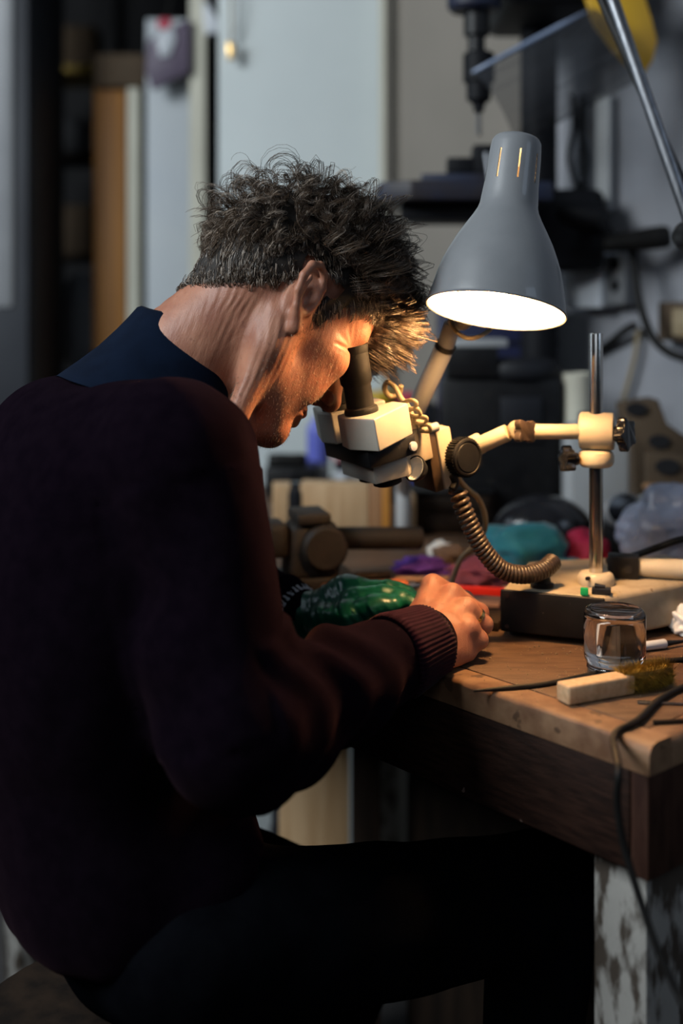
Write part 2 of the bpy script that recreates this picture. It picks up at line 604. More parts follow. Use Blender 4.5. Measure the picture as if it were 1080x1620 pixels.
# dark drawer cabinet standing under the bench
cb = thing('under_bench_cabinet', B(0.62, 0.72, 0), 'dark wooden cabinet standing in the shadow under the workbench', 'cabinet')
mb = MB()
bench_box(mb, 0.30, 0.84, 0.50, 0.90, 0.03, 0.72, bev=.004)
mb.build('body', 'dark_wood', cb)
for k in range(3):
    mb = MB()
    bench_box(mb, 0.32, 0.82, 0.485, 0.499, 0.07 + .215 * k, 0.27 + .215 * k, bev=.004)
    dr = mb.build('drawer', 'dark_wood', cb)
    mb = MB()
    a = B(.57, .484, .17 + .215 * k)
    mb.cyl(a, a - BV * .02, .012, .016, seg=12)
    mb.build('knob', 'black_metal', dr)
# pale upright board seen under the bench between arm and thigh
def upright(name, px0, px1, D, z0, z1, m, t=0.02, parent=None, bev=.002, smooth=35):
    x0, x1 = PX(px0, D)[0], PX(px1, D)[0]
    mb = MB()
    mb.box(((x0 + x1) / 2, D + t / 2, (z0 + z1) / 2), (x1 - x0, t, z1 - z0), bev=bev)
    return mb.build(name, m, parent, smooth)

tag(upright('timber_board', 441, 552, 1.96, 0.0, 0.79, 'pale_wood'), 'pale timber board standing upright under the bench beside the man\'s thigh', 'board')
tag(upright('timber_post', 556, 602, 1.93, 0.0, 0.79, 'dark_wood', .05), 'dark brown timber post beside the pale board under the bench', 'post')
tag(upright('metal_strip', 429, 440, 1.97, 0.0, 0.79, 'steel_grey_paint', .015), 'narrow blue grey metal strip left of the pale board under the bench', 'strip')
# ================================================================== IMPLICIT SURFACES (for bodies, cloth)
class SDF:
    def __init__(self, lo, hi, h):
        self.lo = np.array(lo, float)
        self.h = h
        self.n = [int(math.ceil((hi[i] - lo[i]) / h)) + 1 for i in range(3)]
        self.ax = [np.float32(self.lo[i]) + np.arange(self.n[i], dtype=np.float32) * np.float32(h) for i in range(3)]
        self.d = np.full(self.n, 1.0, np.float32)

    def sub(self, lo, hi):
        sl = []
        for i in range(3):
            a = max(0, int((lo[i] - self.lo[i]) / self.h))
            b = min(self.n[i], int((hi[i] - self.lo[i]) / self.h) + 2)
            if b <= a:
                return None
            sl.append(slice(a, b))
        X = self.ax[0][sl[0]][:, None, None]
        Y = self.ax[1][sl[1]][None, :, None]
        Z = self.ax[2][sl[2]][None, None, :]
        return tuple(sl), X, Y, Z

    def comb(self, sl, e, k, op):
        a = self.d[sl]
        if op == 'add':
            hh = np.clip(0.5 + 0.5 * (a - e) / k, 0, 1)
            self.d[sl] = a + (e - a) * hh - k * hh * (1 - hh)
        else:
            hh = np.clip(0.5 - 0.5 * (a + e) / k, 0, 1)
            self.d[sl] = a + (-e - a) * hh + k * hh * (1 - hh)

    def cap(self, a, b, ra, rb=None, k=0.01, op='add', sym=False):
        rb = ra if rb is None else rb
        a, b = np.array(a, float), np.array(b, float)
        R = max(ra, rb) + k + 3 * self.h
        lo, hi = np.minimum(a, b) - R, np.maximum(a, b) + R
        if sym:
            hi[2] = max(abs(lo[2]), abs(hi[2]))
            lo[2] = -hi[2]
        s = self.sub(lo, hi)
        if s is None:
            return self
        sl, X, Y, Z = s
        if sym:
            Z = np.abs(Z)
        ba = b - a
        px, py, pz = X - a[0], Y - a[1], Z - a[2]
        L2 = float(ba @ ba) + 1e-12
        t = np.clip((px * ba[0] + py * ba[1] + pz * ba[2]) / L2, 0, 1)
        e = np.sqrt((px - t * ba[0]) ** 2 + (py - t * ba[1]) ** 2 + (pz - t * ba[2]) ** 2) - (ra + t * (rb - ra))
        self.comb(sl, e.astype(np.float32), k, op)
        return self

    def path(self, pts, rs, k=0.004, op='add', sym=False):
        for i in range(len(pts) - 1):
            self.cap(pts[i], pts[i + 1], rs[i], rs[i + 1], k, op, sym)
        return self

    def ell(self, c, r, A=None, k=0.01, op='add', sym=False):
        """ellipsoid, A rows are the axes"""
        c, r = np.array(c, float), np.array(r, float)
        A = np.eye(3) if A is None else np.array([list(x) for x in A], float)
        R = r.max() + k + 3 * self.h
        lo, hi = c - R, c + R
        if sym:
            hi[2] = max(abs(lo[2]), abs(hi[2]))
            lo[2] = -hi[2]
        s = self.sub(lo, hi)
        if s is None:
            return self
        sl, X, Y, Z = s
        if sym:
            Z = np.abs(Z)
        p = [X - c[0], Y - c[1], Z - c[2]]
        q = [A[i][0] * p[0] + A[i][1] * p[1] + A[i][2] * p[2] for i in range(3)]
        k0 = np.sqrt((q[0] / r[0]) ** 2 + (q[1] / r[1]) ** 2 + (q[2] / r[2]) ** 2)
        k1 = np.sqrt((q[0] / r[0] ** 2) ** 2 + (q[1] / r[1] ** 2) ** 2 + (q[2] / r[2] ** 2) ** 2) + 1e-9
        e = k0 * (k0 - 1) / k1
        self.comb(sl, e.astype(np.float32), k, op)
        return self

    def cut_plane(self, p, n, k=0.003):
        """remove everything on the side n points to"""
        X, Y, Z = self.ax[0][:, None, None], self.ax[1][None, :, None], self.ax[2][None, None, :]
        e = -((X - p[0]) * n[0] + (Y - p[1]) * n[1] + (Z - p[2]) * n[2])
        sl = (slice(None),) * 3
        self.comb(sl, np.broadcast_to(e, self.d.shape).astype(np.float32), k, 'sub')
        return self

    def cut_bench(self, k=0.004):
        X, Y, Z = self.ax[0][:, None, None], self.ax[1][None, :, None], self.ax[2][None, None, :]
        v = (X - BC.x) * BV.x + (Y - BC.y) * BV.y + 0.002
        e = np.maximum(Z - (BENCH_Z + 0.001), -v)
        e = np.maximum(e, (BENCH_Z - .13) - Z)
        sl = (slice(None),) * 3
        self.comb(sl, np.broadcast_to(e, self.d.shape).astype(np.float32), k, 'sub')
        return self

    def mesh(self):
        d, n = self.d, self.n
        s = d < 0
        c = (slice(0, -1), slice(1, None))
        cnt = np.zeros([m - 1 for m in n], np.int8)
        for i in (0, 1):
            for j in (0, 1):
                for k in (0, 1):
                    cnt += s[c[i], c[j], c[k]]
        act = (cnt > 0) & (cnt < 8)
        idx = np.full(act.shape, -1, np.int64)
        ci = np.argwhere(act)
        idx[act] = np.arange(len(ci))
        acc = np.zeros((len(ci), 3))
        num = np.zeros(len(ci))
        corners = [(i, j, k) for i in (0, 1) for j in (0, 1) for k in (0, 1)]
        val = {q: d[ci[:, 0] + q[0], ci[:, 1] + q[1], ci[:, 2] + q[2]] for q in corners}
        for q in corners:
            for ax in range(3):
                if q[ax] == 0:
                    q2 = list(q)
                    q2[ax] = 1
                    q2 = tuple(q2)
                    a, b = val[q], val[q2]
                    m = (a < 0) != (b < 0)
                    t = np.where(m, a / np.where(m, a - b, 1), 0)
                    for ax2 in range(3):
                        acc[:, ax2] += np.where(m, q[ax2] + (t if ax2 == ax else 0), 0)
                    num += m
        verts = (ci + acc / num[:, None]) * self.h + self.lo
        faces = []
        for ax in range(3):
            o1, o2 = (ax + 1) % 3, (ax + 2) % 3
            a = [slice(None)] * 3
            b = [slice(None)] * 3
            a[ax], b[ax] = slice(0, -1), slice(1, None)
            for o in (o1, o2):
                a[o] = slice(1, -1)
                b[o] = slice(1, -1)
            sa, sb = s[tuple(a)], s[tuple(b)]
            e = np.argwhere(sa != sb)
            if not len(e):
                continue
            flip = sa[sa != sb]
            p = e.copy()
            p[:, o1] += 1
            p[:, o2] += 1
            def cell(d1, d2):
                q = p.copy()
                q[:, o1] -= d1
                q[:, o2] -= d2
                return idx[q[:, 0], q[:, 1], q[:, 2]]
            f = np.stack([cell(1, 1), cell(0, 1), cell(0, 0), cell(1, 0)], 1)
            f[~flip] = f[~flip][:, ::-1]
            faces.append(f)
        return verts, np.concatenate(faces)


def vnormals(v, f):
    t = np.cross(v[f[:, 2]] - v[f[:, 0]], v[f[:, 3]] - v[f[:, 1]])
    n = np.zeros_like(v)
    for i in range(4):
        np.add.at(n, f[:, i], t)
    return n / (np.linalg.norm(n, axis=1)[:, None] + 1e-12)


def smooth_v(v, f, it=2, lam=0.5):
    e = np.concatenate([f[:, [0, 1]], f[:, [1, 2]], f[:, [2, 3]], f[:, [3, 0]]])
    e = np.concatenate([e, e[:, ::-1]])
    for _ in range(it):
        a = np.zeros_like(v)
        c = np.zeros(len(v))
        np.add.at(a, e[:, 0], v[e[:, 1]])
        np.add.at(c, e[:, 0], 1)
        v = v + lam * (a / np.maximum(c, 1)[:, None] - v)
    return v


def keep_largest(v, f):
    lab = np.arange(len(v))
    while True:
        m = lab[f].min(1)
        new = lab.copy()
        for i in range(4):
            np.minimum.at(new, f[:, i], m)
        new = new[new]
        if (new == lab).all():
            break
        lab = new
    ids, cnt = np.unique(lab, return_counts=True)
    big = ids[cnt.argmax()]
    sel = lab == big
    mp = np.cumsum(sel) - 1
    return v[sel], mp[f[sel[f[:, 0]]]]


def quads_mesh(name, v, f):
    me = bpy.data.meshes.new(name)
    me.vertices.add(len(v))
    me.vertices.foreach_set('co', np.ascontiguousarray(v, np.float32).ravel())
    me.loops.add(len(f) * 4)
    me.loops.foreach_set('vertex_index', np.ascontiguousarray(f, np.int32).ravel())
    me.polygons.add(len(f))
    me.polygons.foreach_set('loop_start', np.arange(len(f), dtype=np.int32) * 4)
    me.polygons.foreach_set('loop_total', np.full(len(f), 4, np.int32))
    me.update(calc_edges=True)
    me.validate()
    return me


# ================================================================== PERSON
HA, HT, HR = math.radians(27.0), math.radians(45.0), math.radians(-8.0)
_h = np.array([math.cos(HA), math.sin(HA), 0])
_z = np.array([0, 0, 1.0])
HF = _h * math.cos(HT) - _z * math.sin(HT)
_U = _h * math.sin(HT) + _z * math.cos(HT)
_R = np.array([math.sin(HA), -math.cos(HA), 0])
HU = _U * math.cos(HR) + _R * math.sin(HR)
HRt = _R * math.cos(HR) - _U * math.sin(HR)
HC = np.array([-0.0725, 1.300, 1.2545])
HS = 1.0


def h2w(p):
    p = np.asarray(p, float)
    return HC + HS * (p[..., 0:1] * HF + p[..., 1:2] * HU + p[..., 2:3] * HRt)


def w2h(p):
    q = (np.asarray(p, float) - HC) / HS
    return np.stack([q @ HF, q @ HU, q @ HRt], -1)


BODY_YAW = math.radians(33)
bf = np.array([math.cos(BODY_YAW), math.sin(BODY_YAW), 0])
br = np.array([math.sin(BODY_YAW), -math.cos(BODY_YAW), 0])
RS = np.array(P(300, 722, 1.13))
LS = RS - br * 0.36 + np.array((0, 0, -.066))
RE = np.array(P(388, 1145, 1.075))
RW = np.array(P(668, 1019, 1.258))
LE = np.array((-0.25, 1.57, 0.95))
LW = np.array(P(487, 988, 1.42))
MIDS = (RS + LS) / 2
PEL = np.array(P(245, 1400, 1.24))
NB = np.array(P(285, 585, 1.30))            # base of the neck

SKIN_AREAS = {}


def build_head():
    S = SDF((-.135, -.185, -.112), (.145, .15, .112), 0.0015)
    S.ell((-.003, .046, 0), (.092, .082, .0755), k=.02)
    S.ell((-.040, .025, 0), (.055, .060, .064), k=.02)
    S.ell((.042, .052, 0), (.055, .058, .062), k=.025)
    S.ell((.040, -.015, 0), (.050, .075, .058), k=.03)
    S.ell((.047, -.068, 0), (.043, .040, .042), k=.025)
    S.ell((.062, -.010, .044), (.026, .018, .020), k=.022, sym=True)          # cheek bone
    S.ell((.060, -.042, .034), (.026, .030, .020), k=.02, sym=True)           # cheek
    S.cap((.004, -.052, .054), (.072, -.100, .020), .013, .013, k=.022, sym=True)   # jaw
    S.cap((.000, -.012, .060), (.004, -.052, .054), .014, .013, k=.02, sym=True)
    S.ell((.083, -.100, 0), (.017, .017, .021), k=.018)                       # chin
    S.cap((.091, .031, .010), (.076, .032, .046), .010, .009, k=.016, sym=True)     # brow
    S.ell((.103, .010, .032), (.017, .012, .017), k=.012, op='sub', sym=True)   # socket
    S.ell((.077, .010, .032), (.0145, .0135, .0145), k=.004, sym=True)          # lids
    S.cap((.0905, .0085, .022), (.0835, .0085, .045), .0016, .0016, k=.003, op='sub', sym=True)
    S.cap((.094, .022, 0), (.116, -.022, 0), .0085, .0110, k=.010)              # nose
    S.ell((.1165, -.026, 0), (.0120, .0105, .0115), k=.006)
    S.ell((.104, -.030, .0125), (.0105, .0085, .0075), k=.006, sym=True)
    S.ell((.108, -.0375, .0075), (.0055, .004, .0035), k=.003, op='sub', sym=True)
    S.cap((.099, -.0585, 0), (.087, -.0635, .024), .0058, .0035, k=.008, sym=True)
    S.cap((.097, -.0725, 0), (.086, -.0680, .022), .0066, .0038, k=.008, sym=True)
    S.cap((.105, -.0655, 0), (.088, -.0655, .026), .0014, .0014, k=.003, op='sub', sym=True)
    S.cap((.099, -.036, .018), (.084, -.070, .033), .0022, .0022, k=.009, op='sub', sym=True)   # nasolabial
    # neck
    nb = w2h(NB)
    S.cap((-.028, -.01, 0), (nb[0] - .006, nb[1], nb[2] * .8), .056, .064, k=.03)
    S.cap((-.044, .0, .024), (nb[0] - .030, nb[1], nb[2] + .026), .023, .030, k=.02)
    S.cap((-.044, .0, -.024), (nb[0] - .030, nb[1], nb[2] - .026), .023, .030, k=.02)
    S.cap((-.012, -.028, .060), (.038, -.150, .030), .012, .013, k=.02)         # neck muscle
    S.cap((-.012, -.028, -.060), (.038, -.150, -.030), .012, .013, k=.02)
    S.ell((.048, -.118, 0), (.024, .022, .020), k=.02)
    # wrinkles by the eye
    for (da, db) in ((.017, .026), (.010, .012), (.004, -.001), (-.003, -.014)):
        S.cap((.074, .009 + da * .35, .0575), (.052, .010 + db, .0680), .0014, .0010, k=.0035, op='sub')
    # forehead creases
    for i in range(3):
        S.path([(.098, .047 + .012 * i, .0), (.092, .048 + .012 * i, .025), (.073, .044 + .012 * i, .050)], [.0013] * 3, k=.0035, op='sub')
    # ears
    def E3(e):
        """ear plane: a backward, b up, c out -> head"""
        a, b, c = [1.12 * q for q in e]
        ty = math.radians(17)
        tb = math.radians(14)
        a, b = a * math.cos(tb) + b * math.sin(tb), b * math.cos(tb) - a * math.sin(tb)
        return (.004 - a * math.cos(ty) + c * math.sin(ty) * .2, .000 + b, .0735 + a * math.sin(ty) + c)
    S.ell(E3((.014, .004, -.002)), (.018, .027, .0055), A=[(math.cos(.3), 0, math.sin(.3)), (0, 1, 0), (-math.sin(.3), 0, math.cos(.3))], k=.006, sym=True)
    hel = [(.002, .009, .003), (.001, .020, .0035), (.008, .031, .004), (.018, .0345, .005), (.0275, .029, .006), (.031, .016, .007), (.0285, .002, .0065), (.0215, -.011, .006), (.0130, -.021, .005)]
    S.path([E3(h) for h in hel], [.0033, .0036, .0039, .0042, .0044, .0044, .0042, .0040, .0042], k=.0028, sym=True)
    S.path([E3(h) for h in ((.0165, -.016, .004), (.0100, -.027, .004), (.0040, -.024, .002))], [.0055, .0058, .004], k=.006, sym=True)      # lobe
    S.path([E3(h) for h in ((.0195, .022, .003), (.0235, .009, .0035), (.0190, -.005, .004), (.0105, -.0125, .0045))], [.0026, .0033, .0034, .003], k=.004, sym=True)   # antihelix
    S.ell(E3((.0120, .004, .006)), (.0085, .0130, .0075), k=.003, op='sub', sym=True)       # concha
    S.ell(E3((.0140, .0245, .0065)), (.0080, .0050, .0045), k=.003, op='sub', sym=True)
    S.cap(E3((.0035, -.002, .003)), E3((.0025, -.0075, .003)), .0034, .0032, k=.004, sym=True)     # tragus
    return S


head_sdf = build_head()
hv, hf = head_sdf.mesh()
hv_l = hv.copy()


def neck_creases(v, f):
    """slack folds from behind the ear to the throat, crow's feet beside the eye"""
    n = vnormals(v, f)
    out = np.zeros(len(v))
    sidev = np.abs(v[:, 2])
    w = np.clip((-.020 - v[:, 1]) / .02, 0, 1) * np.clip((sidev - .02) / .02, 0, 1) * np.clip((.042 - v[:, 0]) / .03, 0, 1)
    nz = np.array([mnoise.noise(Vector((p[0] * 30, p[1] * 14, p[2] * 14))) for p in v])
    ph = (v[:, 0] + .32 * v[:, 1]) * 330 + nz * 5.5
    out += w * .0003 * (np.abs(np.sin(ph)) ** .6 - .7)
    ph2 = (v[:, 0] + .5 * v[:, 1]) * 760 + nz * 5
    out += w * .0003 * np.sin(ph2)
    dx, dy = v[:, 0] - .090, v[:, 1] - .006
    ang = np.arctan2(dy, -dx)
    rad = np.hypot(dx, dy)
    w2 = np.clip(1 - np.abs(rad - .034) / .020, 0, 1) * (sidev > .04) * np.clip(1.2 - np.abs(ang) / 1.1, 0, 1)
    out += w2 * .0008 * (np.abs(np.sin(ang * 7.5 + nz * 1.2)) ** .6 - .7)
    return v + n * out[:, None]


hv = neck_creases(hv, hf)
keep = None
hw = h2w(hv)

# --- rest of the body under the clothes
def arm_prims(S, g):
    S.cap(RS, RE, .056 + g, .048 + g, k=.03)
    S.cap(RE, RW, .046 + g, .034 + g, k=.03)
    S.cap(LS, LE, .056 + g, .048 + g, k=.03)
    S.cap(LE, LW, .046 + g, .030 + g, k=.03)


def torso_prims(S, g, bulge=0.0):
    A = [br, bf, (0, 0, 1)]
    S.cap(RS - br * .03 - bf * .012, LS + br * .03 - bf * .012, .064 + g, .068 + g, k=.05)
    S.cap(NB - bf * .02 + np.array((0, 0, -.075)), RS - br * .02 + np.array((0, 0, -.012)), .048 + g, .055 + g, k=.04)
    S.cap(NB - bf * .01 + np.array((0, 0, -.058)), LS + br * .02 + np.array((0, 0, -.012)), .052 + g, .06 + g, k=.04)
    ch = MIDS - bf * .015 + np.array((0, 0, -.10))
    S.ell(ch, (.175 + g, .118 + g, .19 + g), A, k=.06)
    S.ell(MIDS - bf * .075 + np.array((0, 0, -.13)), (.14 + g, .085 + g, .21 + g), A, k=.06)
    ab = (MIDS * .5 + PEL * .5)
    S.ell(ab - bf * .05, (.150 + g, .108 + g, .24 + g), A, k=.07)
    S.ell(PEL + np.array((0, 0, .02)), (.150 + g, .100 + g, .12 + g), A, k=.05)


HIPR, HIPL = PEL + br * .095 + np.array((0, 0, -.02)), PEL - br * .095 + np.array((0, 0, -.02))
KNR = HIPR + bf * .40 + br * .05 + np.array((0, 0, -.04))
KNL = HIPL + bf * .36 - br * .05 + np.array((0, 0, -.19))
FTR = np.array((KNR[0] - .03, KNR[1] - .0, .09))
FTL = np.array((KNL[0] - .16, KNL[1] - .04, .09))


def leg_prims(S, g):
    S.ell(PEL + np.array((0, 0, -.02)), (.155 + g, .105 + g, .10 + g), [br, bf, (0, 0, 1)], k=.05)
    for a, b, c in ((HIPR, KNR, FTR), (HIPL, KNL, FTL)):
        S.cap(a, b, .082 + g, .060 + g, k=.04)
        S.cap(b, c, .058 + g, .042 + g, k=.03)


S = SDF((-.60, .98, .03), (.36, 1.72, 1.26), 0.012)
torso_prims(S, -.018)
arm_prims(S, -.016)
leg_prims(S, -.014)
for c in (FTR, FTL):
    S.cap(c + np.array((0, 0, -.045)), c + bf * .17 + np.array((0, 0, -.06)), .030, .024, k=.03)
S.cap(NB + np.array((0, 0, -.06)), NB, .045, .045, k=.03)
bv_, bf_ = S.mesh()

# --- right hand (bare), knuckles up, fingers closed
def V(*a):
    return np.array(P(*a))


def build_hand():
    wr = RW
    S = SDF(wr + np.array((-.07, -.07, -.055)), wr + np.array((.12, .14, .075)), 0.0013)
    mcp = [V(684, 925, 1.345), V(715, 940, 1.325), V(738, 962, 1.303), V(741, 992, 1.283)]
    pip = [V(735, 950, 1.362), V(757, 970, 1.340), V(764, 988, 1.310), V(757, 1012, 1.285)]
    dip = [V(742, 985, 1.352), V(752, 1002, 1.335), V(748, 1017, 1.308), V(738, 1030, 1.284)]
    tip = [V(722, 1000, 1.340), V(725, 1013, 1.322), V(720, 1026, 1.300), V(714, 1034, 1.280)]
    rad = [(.0118, .0098, .0088, .0076), (.0120, .0100, .0088, .0076), (.0112, .0094, .0084, .0072), (.0102, .0088, .0078, .0068)]
    S.cap(RW - (RW - RE) / np.linalg.norm(RW - RE) * -.0 + (RE - RW) / np.linalg.norm(RE - RW) * .05, RW + np.array((.004, .004, .004)), .0285, .027, k=.01)
    carp = [RW + (m - np.mean(mcp, 0)) * .42 + (np.mean(mcp, 0) - RW) * .12 for m in mcp]
    for i in range(4):
        dn = np.array((-.004, 0, -.012))
        S.cap(carp[i] + dn * .6, mcp[i] + dn, .0165, .0135 if i < 3 else .0125, k=.016)
        S.ell(mcp[i] + np.array((0, 0, -.0015)), (.0108, .0108, .0098), k=.007)
    for i in range(3):       # web filling between the metacarpals
        S.cap((carp[i] + carp[i + 1]) / 2 + np.array((0, 0, -.008)), (mcp[i] + mcp[i + 1]) / 2 + np.array((-.004, 0, -.012)), .014, .0095, k=.012)
    # tendons
    for i in range(4):
        n = np.array((-.002, -.003, .0035))
        S.cap(carp[i] * .45 + mcp[i] * .55 + n * .7, mcp[i] + n * .2, .0068, .0068, k=.010)
    for i in range(4):
        S.path([mcp[i], pip[i], dip[i], tip[i]], list(rad[i]), k=.005)
        S.ell(pip[i], (rad[i][1] * 1.06,) * 3, k=.004)
    # thumb on the far side
    th = [V(664, 985, 1.315), V(690, 975, 1.365), V(705, 1000, 1.370), V(712, 1018, 1.352)]
    S.path(th, [.018, .013, .011, .009], k=.010)
    S.ell((carp[0] + carp[3]) / 2 + np.array((.022, .016, -.018)), (.028, .028, .014), k=.015)
    # a vein and creases
    S.cap(carp[1] * .5 + mcp[2] * .5 + np.array((0, -.004, .006)), carp[2] * .3 + mcp[3] * .7 + np.array((0, -.003, .007)), .0045, .004, k=.006)
    S.cut_bench()
    return S, mcp, pip


hand_sdf, MCP, PIP = build_hand()
rv, rf = hand_sdf.mesh()
rv = smooth_v(rv, rf, 1)
hw = smooth_v(hw, hf, 1)
nh, nr = len(hw), len(rv)
allv = np.concatenate([hw, rv, bv_])
allf = np.concatenate([hf, rf + nh, bf_ + nh + nr])
me = quads_mesh('person', allv, allf)


# skin material: ruddy variation, fine wrinkles, stubble towards the jaw
def skin_material():
    m = bpy.data.materials.new('skin')
    m.use_nodes = True
    nt = m.node_tree
    N, Lk = nt.nodes.new, nt.links.new
    b = nt.nodes['Principled BSDF']
    b.inputs['Roughness'].default_value = 0.48
    b.inputs['Subsurface Weight'].default_value = 0.25
    b.inputs['Subsurface Radius'].default_value = (1.0, 0.35, 0.2)
    b.inputs['Subsurface Scale'].default_value = 0.004
    b.inputs['Specular IOR Level'].default_value = 0.4
    tc = N('ShaderNodeTexCoord')
    n1 = N('ShaderNodeTexNoise')
    n1.inputs['Scale'].default_value = 34
    n1.inputs['Detail'].default_value = 6
    Lk(tc.outputs['Object'], n1.inputs['Vector'])
    cr = N('ShaderNodeValToRGB')
    cr.color_ramp.elements[0].position = 0.3
    cr.color_ramp.elements[0].color = (0.29, 0.112, 0.068, 1)
    cr.color_ramp.elements[1].position = 0.72
    cr.color_ramp.elements[1].color = (0.44, 0.205, 0.128, 1)
    Lk(n1.outputs['Fac'], cr.inputs[0])
    # freckles
    n2 = N('ShaderNodeTexNoise')
    n2.inputs['Scale'].default_value = 160
    n2.inputs['Detail'].default_value = 1
    Lk(tc.outputs['Object'], n2.inputs['Vector'])
    mr = N('ShaderNodeMapRange')
    mr.inputs['From Min'].default_value = 0.70
    mr.inputs['From Max'].default_value = 0.76
    mr.inputs['To Max'].default_value = 0.55
    Lk(n2.outputs['Fac'], mr.inputs['Value'])
    mx = N('ShaderNodeMix')
    mx.data_type = 'RGBA'
    Lk(mr.outputs[0], mx.inputs['Factor'])
    Lk(cr.outputs[0], mx.inputs['A'])
    mx.inputs['B'].default_value = (0.22, 0.085, 0.055, 1)
    Lk(mx.outputs['Result'], b.inputs['Base Color'])
    # wrinkles: stretched noise along the neck plus pores
    mp = N('ShaderNodeMapping')
    mp.vector_type = 'TEXTURE'
    mp.inputs['Rotation'].default_value = (0, math.radians(20), 0)
    mp.inputs['Scale'].default_value = (1 / 170.0, 1 / 60.0, 1 / 30.0)
    Lk(tc.outputs['Object'], mp.inputs['Vector'])
    n3 = N('ShaderNodeTexNoise')
    n3.inputs['Scale'].default_value = 1.0
    n3.inputs['Detail'].default_value = 4
    Lk(mp.outputs[0], n3.inputs['Vector'])
    n4 = N('ShaderNodeTexNoise')
    n4.inputs['Scale'].default_value = 850
    n4.inputs['Detail'].default_value = 2
    Lk(tc.outputs['Object'], n4.inputs['Vector'])
    ad = N('ShaderNodeMath')
    ad.operation = 'MULTIPLY_ADD'
    ad.inputs[1].default_value = 0.28
    Lk(n4.outputs['Fac'], ad.inputs[0])
    Lk(n3.outputs['Fac'], ad.inputs[2])
    bp = N('ShaderNodeBump')
    bp.inputs['Strength'].default_value = 0.40
    bp.inputs['Distance'].default_value = 0.0022
    Lk(ad.outputs[0], bp.inputs['Height'])
    Lk(bp.outputs[0], b.inputs['Normal'])
    M_['skin'] = m


skin_material()
mat('jumper_knit', (0.0028, 0.0017, 0.0037), 0.95, col2=(0.0042, 0.0025, 0.0050), scale=60, bump=0.4, bscale=700, bdist=0.0006, sheen=0.03, spec=0.0)
M_['jumper_knit'].node_tree.nodes['Principled BSDF'].inputs['Sheen Tint'].default_value = (0.5, 0.28, 0.35, 1)
mat('cuff_knit', (0.0125, 0.0042, 0.0092), 0.95, col2=(0.017, 0.006, 0.012), scale=60, bump=0.3, bscale=700, bdist=0.0006, sheen=0.04, spec=0.0)
mat('navy_collar', (0.0018, 0.0048, 0.0135), 0.9, col2=(0.0026, 0.0066, 0.018), scale=40, bump=0.3, bscale=500, bdist=0.0005, sheen=0.02, spec=0.05)
mat('shirt_stripe', (0.42, 0.42, 0.44), 0.8, col2=(0.32, 0.33, 0.36), scale=60)
mat('trousers', (0.0022, 0.0024, 0.0036), 0.9, col2=(0.0036, 0.004, 0.0055), scale=30, bump=0.3, bscale=300, bdist=0.0006, spec=0.0)
mat('boot_leather', (0.010, 0.009, 0.008), 0.5, col2=(0.016, 0.014, 0.012), scale=30)
mat('hair_under', (0.013, 0.010, 0.008), 0.8, col2=(0.022, 0.017, 0.014), scale=120)

person = link_mesh('person', me, 'skin', None, smooth=180)
tag(person, 'man in a dark jumper bent over a microscope, seen from behind his right shoulder', 'person')

# --- jumper
S = SDF((-.62, .95, .56), (.16, 1.74, 1.27), 0.0055)
torso_prims(S, .004, .018)
arm_prims(S, .006)
# slack cloth under the upper arm and at the elbow
S.ell(RE + np.array((-.012, -.002, -.012)), (.062, .060, .060), k=.04)
S.cap(RE * .75 + RS * .25 + np.array((-.03, 0, 0)), RE + np.array((.03, .03, -.018)), .048, .05, k=.03)
S.ell(RE * .52 + RW * .48 + np.array((0, 0, -.004)), (.05, .05, .046), k=.03)
S.ell(PEL - bf * .075 + np.array((0, 0, .035)), (.13, .075, .12), [br, bf, (0, 0, 1)], k=.05)
S.cut_plane(PEL + np.array((0, 0, -.03)), (0, 0, -1), k=.02)
# neck opening: cut along the neck axis
nax = np.array(HU) * .75 + np.array((0.1, 0, .5))
nax /= np.linalg.norm(nax)
S.cap(NB - nax * .012, NB + nax * .16, .062, .105, k=.02, op='sub')
wax = (RW - RE) / np.linalg.norm(RW - RE)
S.cut_plane(RW - wax * .046, wax, k=.006) if False else None
S.cut_bench()
jv, jf = S.mesh()
jv = smooth_v(jv, jf, 2)


def seg_t(p, a, b):
    ba = b - a
    return ((p - a) @ ba) / (ba @ ba)


def folds(v, f):
    n = vnormals(v, f)
    disp = np.zeros(len(v))
    # folds across the bend of the elbow and up the upper arm
    ta = seg_t(v, RE, RW)
    dist = np.linalg.norm(v - (RE + np.clip(ta, 0, 1)[:, None] * (RW - RE)), axis=1)
    on = (dist < .085) & (ta > -.05)
    ph = ta * 26 + 3.0 * np.sin(v[:, 2] * 40) + 14 * (v[:, 1] - 1.1)
    disp += np.where(on, .0042 * np.sin(ph) * np.clip(1.0 - np.abs(ta - .33) * 1.5, .1, 1), 0)
    tu = seg_t(v, RS, RE)
    du = np.linalg.norm(v - (RS + np.clip(tu, 0, 1)[:, None] * (RE - RS)), axis=1)
    onu = (du < .095) & (tu > .1) & (tu < 1.05) & ~on
    ph2 = 55 * (v[:, 0] * 1.2 + .35 * v[:, 2]) + 2.5 * np.sin(9 * v[:, 2])
    disp += np.where(onu, .0030 * np.sin(ph2), 0)
    for i in range(len(v)):
        p = v[i]
        disp[i] += .006 * mnoise.noise(Vector((p[0] * 9, p[1] * 9, p[2] * 5))) + .0022 * mnoise.noise(Vector((p[0] * 28, p[1] * 28, p[2] * 14)))
    return v + n * disp[:, None]


jv = folds(jv, jf)
jump = link_mesh('jumper', quads_mesh('jumper', jv, jf), 'jumper_knit', person, smooth=180, label='dark navy knitted jumper')

